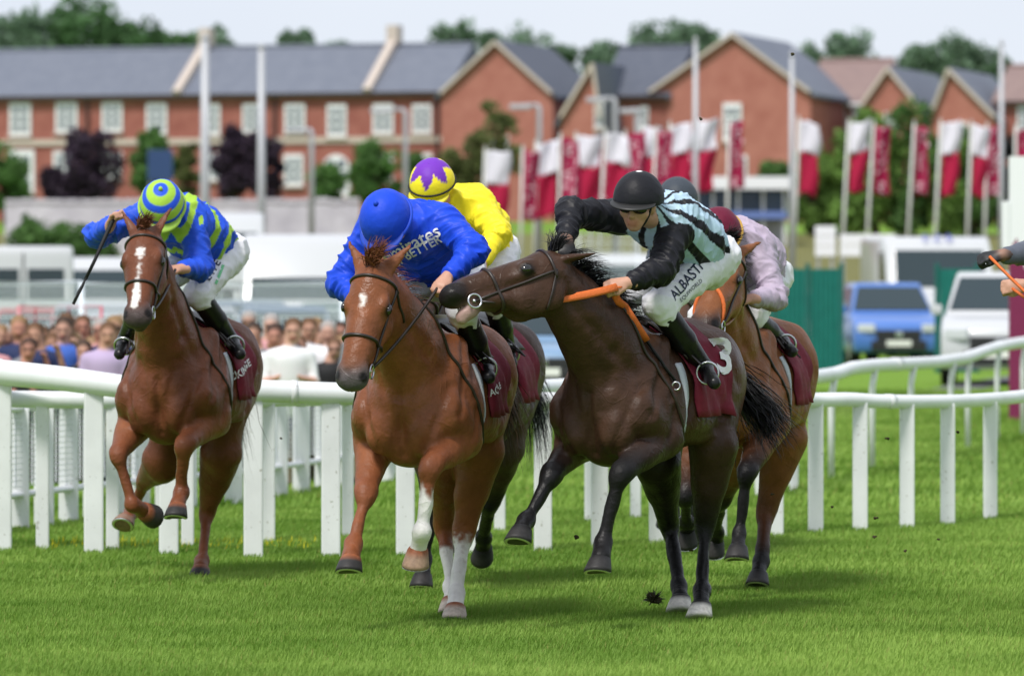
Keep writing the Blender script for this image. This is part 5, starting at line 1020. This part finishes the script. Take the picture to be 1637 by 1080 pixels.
CH1 = [.135, .044, .020]; CH2 = [.19, .064, .026]; BAY = [.20, .072, .026]; DK = [.050, .0235, .0135]; BR = [.062, .034, .025]; NB = [.009, .0085, .009]
HORSES = [
 dict(key='a', label='chestnut racehorse with a white blaze, ridden in blue and lime hooped silks', desc='the blazed chestnut horse',
  cpx=258, cY=28.4, yaw=11, coat=CH1, under=[.24, .085, .035], muzzle=[.06, .045, .045], points=[.17, .055, .024], hair=[.15, .055, .026], tailcol=[.05, .03, .02], poll=(233, 374, .95), muz=(219, 516, -1), nc=(.70, 0, 1.55),
  face=[((.30, 0, .08), (.36, .004, .08), .032, .016), ((.34, .004, .08), (.62, -.002, .06), .009, .008), ((.62, -.004, .06), (.86, -.010, .05), .016, .026)], tail=[(-.79, 0, 1.33), (-.88, .0, 1.15), (-.86, .02, .9), (-.84, .05, .65)], ear=(.15, .5, .9), mflow=(.2, .8, .25), mlen=.8, flen=.65,
  fr=dict(k=(188, 727, -1), f=(212, 806, 1), h=(229, 816, 1), hd=-.1), fl=dict(k=(294, 712, -1), f=(289, 786, 1), h=(284, 808, -1)),
  hl=dict(s=(352, 725, -1), k=(331, 820, 1), f=(323, 894, -1), h=(321, 908, -1)), hr=dict(s=(262, 735, -1), k=(232, 768, 1), f=(211, 816, 1), h=(202, 829, -1), hd=.5, hoof=[.22, .13, .09])),
 dict(key='b', label='bright chestnut racehorse with a small white star and white socks, ridden in royal blue', desc='the starred chestnut horse',
  cpx=645, cY=24.7, yaw=13, coat=CH2, under=[.25, .085, .033], muzzle=[.085, .075, .078], points=[.2, .065, .027], hair=[.2, .07, .032], tailcol=[.06, .035, .022], poll=(600, 432, .98), muz=(559, 618, -1), nc=(.74, 0, 1.50),
  face=[((.30, .0, .08), (.37, .0, .08), .024, .012)], ear=(.1, .6, .8), mflow=(.1, .6, .6), mlen=1.1, flen=1.05, foreup=1.4,
  fr=dict(k=(584, 792, -1), f=(565, 868, -1), h=(561, 892, -1)), fl=dict(k=(687, 744, -1), f=(674, 848, 1), h=(668, 878, 1), sock=(.55, 'h', .055), hoof=[.34, .22, .15]),
  hl=dict(s=(766, 722, -1), k=(741, 854, 1), f=(729, 946, -1), h=(728, 969, -1), sock=(.22, 'h', .05), hoof=[.5, .42, .36]), hr=dict(s=(712, 735, -1), k=(710, 842, 1), f=(720, 936, -1), h=(722, 958, -1), sock=(.55, 'h', .05), hoof=[.5, .42, .36])),
 dict(key='c', label='near-black bay racehorse turning its head to bite, ridden in pale blue and black stripes', desc='the dark biting horse',
  cpx=952, cY=24.8, yaw=26, coat=DK, under=[.04, .022, .016], muzzle=[.012, .010, .010], rump=[.085, .036, .019], points=NB, hair=NB, poll=(892, 424, .88), muz=(706, 474, -1), side=(.12, -1, .18), nc=(.70, .02, 1.50), mouth=1.0, lip=[.42, .27, .24], ear=(-.15, .42, .9), mflow=(.6, .5, .5), mlen=1.35, mside=.2,
  fr=dict(k=(880, 760, -1), f=(843, 830, -1), h=(834, 846, -1), ucol=[.10, .05, .032]), fl=dict(k=(991, 757, -1), f=(964, 866, 1), h=(960, 892, -1)),
  hl=dict(s=(1140, 715, -1), k=(1127, 845, 1), f=(1122, 942, -1), h=(1121, 965, -1), ucol=[.045, .022, .014], hoof=[.72, .68, .62], shoe=False), hr=dict(s=(1052, 740, -1), k=(1071, 841, 1), f=(1085, 934, -1), h=(1088, 955, -1), ucol=[.02, .013, .01], hoof=[.72, .68, .62], shoe=False),
  tail=[(-.79, 0, 1.33), (-.88, .12, 1.18), (-.84, .3, 1.0), (-.72, .40, .90)]),
 dict(key='d', label='bay racehorse with an orange crossed noseband and black legs, ridden in pale lilac', desc='the bay horse in the orange noseband',
  cpx=1150, cY=27.2, yaw=15, coat=BAY, under=[.2, .07, .026], muzzle=[.03, .02, .018], points=NB, hair=NB, poll=(1163, 408, .95), muz=(1122, 530, -1), nc=(.72, 0, 1.52), nb=M_ORANGE, tail=[(-.79, 0, 1.33), (-.88, -.05, 1.15), (-.86, -.1, .9), (-.84, -.12, .65)], ear=(-.2, .5, .8), mside=.5,
  fr=dict(k=(1096, 795, -1), f=(1097, 834, 1), h=(1098, 846, 1)), fl=dict(k=(1193, 758, -1), f=(1183, 850, 1), h=(1180, 874, -1)),
  hl=dict(s=(1255, 700, -1), k=(1224, 820, 1), f=(1217, 897, -1), h=(1213, 916, -1), kcol=[.12, .045, .02]), hr=dict(s=(1190, 715, -1), k=(1152, 800, 1), f=(1146, 848, 1), h=(1143, 862, 1))),
 dict(key='e', label='dark brown racehorse hidden behind the starred chestnut, ridden in yellow', desc='the dark brown horse under the yellow rider',
  cpx=708, cY=27.7, yaw=14, coat=BR, points=NB, hair=NB, poll=(690, 420, .95), muz=(664, 540, -1), nc=(.72, 0, 1.5), ntail=600,
  fr=dict(k=(692, 800, -1), f=(680, 892, -1), h=(676, 918, -1)), fl=dict(k=(727, 758, -1), f=(728, 786, 1), h=(727, 796, 1)),
  hl=dict(s=(806, 715, -1), k=(783, 805, 1), f=(773, 858, 1), h=(773, 874, 1), hd=.2), hr=dict(s=(748, 730, -1), k=(745, 800, 1), f=(735, 840, 1), h=(733, 852, 1)),
  tail=[(-.79, 0, 1.33), (-.95, .05, 1.22), (-1.0, .12, .95), (-.98, .14, .62)]),
 dict(key='f', label='brown racehorse running last, almost wholly hidden behind the near-black horse', desc='the hidden brown horse running last',
  cpx=1085, cY=31.2, yaw=8, coat=[.1, .05, .03], points=NB, hair=NB, poll=(1086, 425, .95), muz=(1080, 535, -1), h=.018,
  fr=dict(k=(1068, 760, -1), f=(1066, 806, 1), h=(1066, 818, 1)), fl=dict(k=(1101, 772, -1), f=(1101, 838, 1), h=(1099, 852, -1)),
  hl=dict(s=(1118, 690, -1), k=(1112, 772, 1), f=(1110, 836, -1), h=(1109, 852, -1)), hr=dict(s=(1075, 690, -1), k=(1078, 772, 1), f=(1078, 832, -1), h=(1078, 846, -1))),
 dict(key='g', label='brown racehorse beside the maroon zigzag board, mostly beyond the picture edge', desc='the brown horse beside the zigzag board',
  cpx=1800, cY=24.6, yaw=6, coat=[.1, .045, .025], points=NB, hair=NB, poll=(1800, 432, .95), muz=(1795, 600, -1), h=.018,
  fr=dict(k=(1755, 790, -1), f=(1747, 868, -1), h=(1745, 892, -1)), fl=dict(k=(1850, 750, -1), f=(1845, 840, 1), h=(1842, 865, -1)),
  hl=dict(s=(1860, 730, -1), k=(1845, 850, 1), f=(1842, 935, -1), h=(1841, 955, -1)), hr=dict(s=(1790, 730, -1), k=(1790, 850, 1), f=(1790, 935, -1), h=(1790, 955, -1))),
]
JOCKEYS = dict(
 a=dict(label='jockey in a blue and lime ringed cap swinging a whip, on the blazed chestnut', pel=(345, 402), ch=(288, 352), hd=(259, 330, .55), shl=(307, 354), shr=(236, 342), ell=(320, 428, -1), wrl=(290, 430, -1), elr=(153, 378, -1), wrr=(176, 360, -1),
  knl=(316, 470), knr=(236, 470), anl=(370, 545), anr=(199, 545), tol=(384, 566), tor=(191, 566), hup=(0, -.78, .62), face=(0, -.5, -.8), silk=silk_hoops, cap=cap_rings, peak=(.3, .5, .06), gather=(.3, .5, .06), seed=1, hb=.0072, hdl=(-1, -.5, 0), hdr=(.3, -.5, .6)),
 b=dict(label='jockey in royal blue silks and blue cap crouched over the starred chestnut', pel=(716, 428), ch=(662, 372), hd=(617, 352, .56), shl=(708, 352), shr=(596, 364), ell=(757, 402, -1), wrl=(716, 442, -1), elr=(545, 452, -1), wrr=(572, 478, -1),
  knl=(738, 495), knr=(612, 500), anl=(776, 585), anr=(598, 585), tol=(782, 603), tor=(590, 603), hup=(-.3, -.8, .52), face=(-.2, -.5, -.8), silk=plain(ROYAL), cap=plain(ROYAL), peak=(.012, .06, .5), gather=(.012, .06, .52), seed=2),
 c=dict(label='jockey in pale blue and black striped silks, black helmet and goggles on the near-black horse', pel=(1124, 408), ch=(1066, 352), hd=(1020, 322, .56), shl=(1080, 366), shr=(984, 346), ell=(1058, 432, -1), wrl=(1004, 452, -1), elr=(911, 340, -1), wrr=(906, 382, -1),
  knl=(1052, 487), knr=(992, 480), anl=(1126, 588), anr=(960, 570), tol=(1142, 612), tor=(950, 595), hup=(.02, -.22, .97), face=(-.3, -.85, -.3), silk=silk_stripes, cap=cap_button, seed=3, hb=.0072, goggles=True, glove=('r',), hdl=(-1, -.4, -.15), hnl=(.1, -.8, .6), hdr=(-.1, -.5, -.9), hnr=(0, -1, .3)),
 d=dict(label='jockey in pale lilac silks and a maroon cap on the bay horse', pel=(1212, 440), ch=(1182, 392), hd=(1148, 376, .5), shl=(1214, 402), shr=(1152, 402), ell=(1239, 476, -1), wrl=(1202, 478, -1), elr=(1112, 462, -1), wrr=(1128, 478, -1),
  knl=(1200, 506), knr=(1122, 506), anl=(1250, 548), anr=(1098, 548), tol=(1266, 562), tor=(1090, 562), hup=(-.2, -.75, .62), face=(-.2, -.5, -.8), silk=plain(LIL), cap=plain([.12, .01, .03]), peak=(.12, .01, .03), gather=(.5, .3, .06), seed=4, hdl=(-1, -.3, 0)),
 e=dict(label='jockey in yellow silks and a yellow cap with a purple star, behind the blue rider', pel=(778, 402), ch=(742, 338), hd=(691, 297, .5), shl=(762, 330), shr=(712, 340), ell=(796, 372, -1), wrl=(770, 420, -1), elr=(690, 410, -1), wrr=(700, 440, -1),
  knl=(790, 480), knr=(700, 480), anl=(812, 560), anr=(690, 560), tol=(818, 580), tor=(684, 580), hup=(-.12, -.62, .77), face=(-.2, -.8, -.5), silk=plain(YEL), cap=cap_star, peak=(.7, .6, .03), seed=5, rim=True),
 f=dict(label='jockey in a dark grey helmet, only the top showing behind the striped rider', pel=(1105, 412), ch=(1095, 362), hd=(1083, 322, .5), shl=(1122, 365), shr=(1066, 365), ell=(1135, 430, -1), wrl=(1110, 450, -1), elr=(1050, 430, -1), wrr=(1070, 450, -1),
  knl=(1130, 480), knr=(1055, 480), anl=(1150, 545), anr=(1045, 545), tol=(1155, 560), tor=(1040, 560), hup=(-.1, -.5, .85), face=(-.1, -.8, -.5), silk=plain([.05, .06, .08]), cap=plain([.05, .06, .075]), seed=6, hb=.015),
 g=dict(label='jockey reaching past the zigzag board, one hand black gloved and one orange cuffed', pel=(1806, 410), ch=(1768, 372), hd=(1752, 335, .55), shl=(1810, 368), shr=(1706, 372), ell=(1716, 446, -1), wrl=(1640, 456, -1), elr=(1664, 402, -1), wrr=(1602, 408, -1),
  knl=(1860, 490), knr=(1740, 490), anl=(1890, 580), anr=(1725, 580), tol=(1900, 600), tor=(1718, 600), hup=(-.2, -.5, .85), face=(-.2, -.8, -.5), silk=None, cap=plain([.1, .1, .12]), seed=7, hb=.009, glove=('r',), hdl=(-1, -.2, -.05), hdr=(-1, -.1, -.1), hnl=(-.1, -1, .3), hnr=(0, -.6, .8)),
)
def silk_cuff(v, j):
    c = np.tile(np.array([.1, .11, .14]), (len(v), 1)); c[segdist(v, lerp(j['ell'], j['wrl'], .6), j['wrl'], .07, .07) < 0] = [.75, .1, .03]; return c
JOCKEYS['g']['silk'] = silk_cuff
TACK = dict(a=dict(rein=M_LEATHER, skip=-1), b=dict(), c=dict(rein=M_ORANGE, split=.3, rlabel='orange rubber gripped reins', skip=-1, sag=.06), d=dict(rein=M_TAN), e=dict(), f=dict(), g=dict(rein=M_ORANGE))
RIDE = {}
for H in HORSES:
    s = build_horse(H, H['label'], H.get('h', .0122)); k = H['key']; RIDE[k] = s
    build_jockey(s, JOCKEYS[k], JOCKEYS[k]['label'], .0072 if 'h' not in H else .014); tack(s, TACK[k], H['desc'])
    print(k, 'feet z', [round(p.z, 2) for p in s.feet], 'bones', [[round((b - a).length, 2) for a, b in zip(x, x[1:])] for x in s.legs.values()])
# ------------------------------------------------------------ whip, straps, print, flying turf
s = RIDE['a']; j = s.j
wp = thing('riding_whip', 'long black riding whip held out by the hooped jockey', 'whip', tuple(j['wrr'])); g0 = j['wrr'] + V(.02, -.05, .03); e0 = P(117, 486, g0.y - .1); k0 = P(152, 415, g0.y - .08)
MB().tube([g0 + (g0 - k0) * .15, g0, lerp(g0, k0, .5), k0, lerp(k0, e0, .45)], [.015, .014, .011, .010, .010], 8).build('shaft', M_BLACKR, wp, True); MB().tube([lerp(k0, e0, .4), lerp(k0, e0, .7), e0], [.012, .026, .022], 8, flat=.4).build('flap', M_BLACKR, wp, True)
s = RIDE['c']; j = s.j; hp = j['wrl'] + nrm(j['wrl'] - j['ell']) * .07
rr = thing('neck_strap', 'orange rubber rein loop hanging from the hand to the shoulder of the near-black horse', 'strap', tuple(hp)); pts = []
for k in range(9):
    t = k / 8; px = lerp(984, 1030, t); py = lerp(474, 545, t); Y0 = hp.y + .05; o = V(0, 0, CAMH); d = nrm(P(px, py, Y0) - o); hit = s.bvh.ray_cast(o, d, 60); pts.append(hit[0] + hit[1] * .012 if hit[0] is not None else P(px, py, Y0))
MB().tube([hp] + pts, .021, 8, flat=.4).build('grip', M_ORANGE, rr, True); p2 = []
for k in range(9):
    t = k / 8; px = lerp(1030, 1078, t); py = lerp(545, 612, t); d = nrm(P(px, py, 25) - V(0, 0, CAMH)); hit = s.bvh.ray_cast(V(0, 0, CAMH), d, 60)
    if hit[0] is not None: p2.append(hit[0] + hit[1] * .012)
MB().tube(p2, .011, 6, flat=.6).build('strap_end', M_BLACKR, rr, True); MB().tube([p2[-1] + V(0, -.01, -.0) + V(math.cos(a) * .02, 0, math.sin(a) * .02 - .02) for a in np.linspace(0, 6.28, 12)[:-1]], .005, 6, closed=True).build('ring', M_STEEL, rr, True)
def print_on(k, bvh, txt, px, py, Y, X, U, size, m, par, **kw): 
    o = V(0, 0, CAMH); hit = bvh.ray_cast(o, nrm(P(px, py, Y) - o), 80); return text_on(bvh, txt, m, par, hit[0] if hit[0] is not None else P(px, py, Y), X, U, size, **kw)
S3 = RIDE['c']; print_on('c', S3.breech_bvh, 'ALBASTI', 1097, 449, S3.j['knl'].y - .05, V(.72, .25, .6), V(-.55, -.2, .8), .072, M_NAVYP, S3.j['root'], off=.004, bold=.012)
print_on('c', S3.breech_bvh, 'EQUIWORLD', 1104, 464, S3.j['knl'].y - .05, V(.75, .25, .55), V(-.5, -.2, .8), .03, M_NAVYP, S3.j['root'], off=.004)
S2 = RIDE['b']; print_on('b', S2.silk_bvh, 'Emirates', 655, 392, S2.j['ch'].y - .3, V(.86, -.1, .45), V(-.4, 0, .9), .095, M_WHITEP, S2.j['root'], off=.005, bold=.012); print_on('b', S2.silk_bvh, 'FLY BETTER', 659, 405, S2.j['ch'].y - .3, V(.86, -.1, .45), V(-.4, 0, .9), .062, M_WHITEP, S2.j['root'], off=.005, bold=.02)
S1 = RIDE['a']; print_on('a', S1.breech_bvh, 'E H E', 340, 432, S1.j['knl'].y, V(.45, .1, .85), V(-.85, 0, .45), .06, M_NAVYP, S1.j['root'], off=.004, bold=.02); print_on('a', S1.breech_bvh, '|', 352, 436, S1.j['knl'].y, V(.9, .1, -.4), V(.4, 0, .9), .12, mat('green_print', (.15, .5, .25), .6), S1.j['root'], off=.004, bold=.03)
for k, txt, px, py, sz, X in (('c', '3', 1156, 572, .25, V(.85, .5, -.05)), ('d', '7', 1272, 540, .2, V(.8, .5, -.1)), ('a', 'LOCKINGE', 383, 597, .06, V(.85, .3, .42)), ('b', 'AL SHAQAB', 768, 628, .05, V(.85, .4, .3))):
    q = RIDE[k]; print_on(k, q.cloth_bvh, txt, px, py, q.L(0, .3, 1.2).y, X, V(0, 0, 1), sz, M_WHITEP, q.cloth, name='number' if len(txt) == 1 else 'lettering', off=.012, bold=.03 if len(txt) == 1 else .015)
M_SOIL = mat('soil', (.05, .042, .022), .95, .1, noise=.3, scale=40)
cl = [(1045, 957, 25.6, .034), (1105, 880, 26, .012), (1418, 700, 27, .012), (1400, 828, 27, .012), (1398, 858, 26.5, .012), (920, 858, 25, .014), (1500, 862, 27, .010), (1235, 790, 26, .010), (720, 700, 27, .008), (450, 700, 29, .008), (1120, 190, 26, .010), (1268, 87, 26, .010), (1330, 810, 26, .009), (1447, 880, 26, .009), (1532, 690, 27, .011)]
for i, (px, py, Y, r) in enumerate(cl):
    S = SDF(); c = P(px, py, Y); rn = random.Random(i)
    for q in range(5): S.ell(c + V(rn.uniform(-1, 1), rn.uniform(-1, 1), rn.uniform(-.6, .6)) * r * .7, (V(1, 0, 0), V(0, 1, 0), V(0, 0, 1)), (r * rn.uniform(.4, .8), r * .6, r * rn.uniform(.3, .7)), r * .2)
    v, f = S.mesh(r / 4, 0); o = mk('turf_clod', v, f, M_SOIL, None, True); tag(o, 'clod of dark turf kicked up beside the hooves of the near-black horse' if i == 0 else 'small speck of turf thrown into the air by the hooves', 'turf clod', 'clods of turf in the air')
    if i == 0:
        R = []
        for q in range(90): d = nrm(V(rn.gauss(0, 1), rn.gauss(0, 1), rn.gauss(.3, .7))); R.append([c + d * r * .3, c + d * r * rn.uniform(.9, 1.4), c + d * r * rn.uniform(1.4, 2)])
        strands('grass_roots', R, M_HAIR, o, .008, col=[.03, .035, .012])
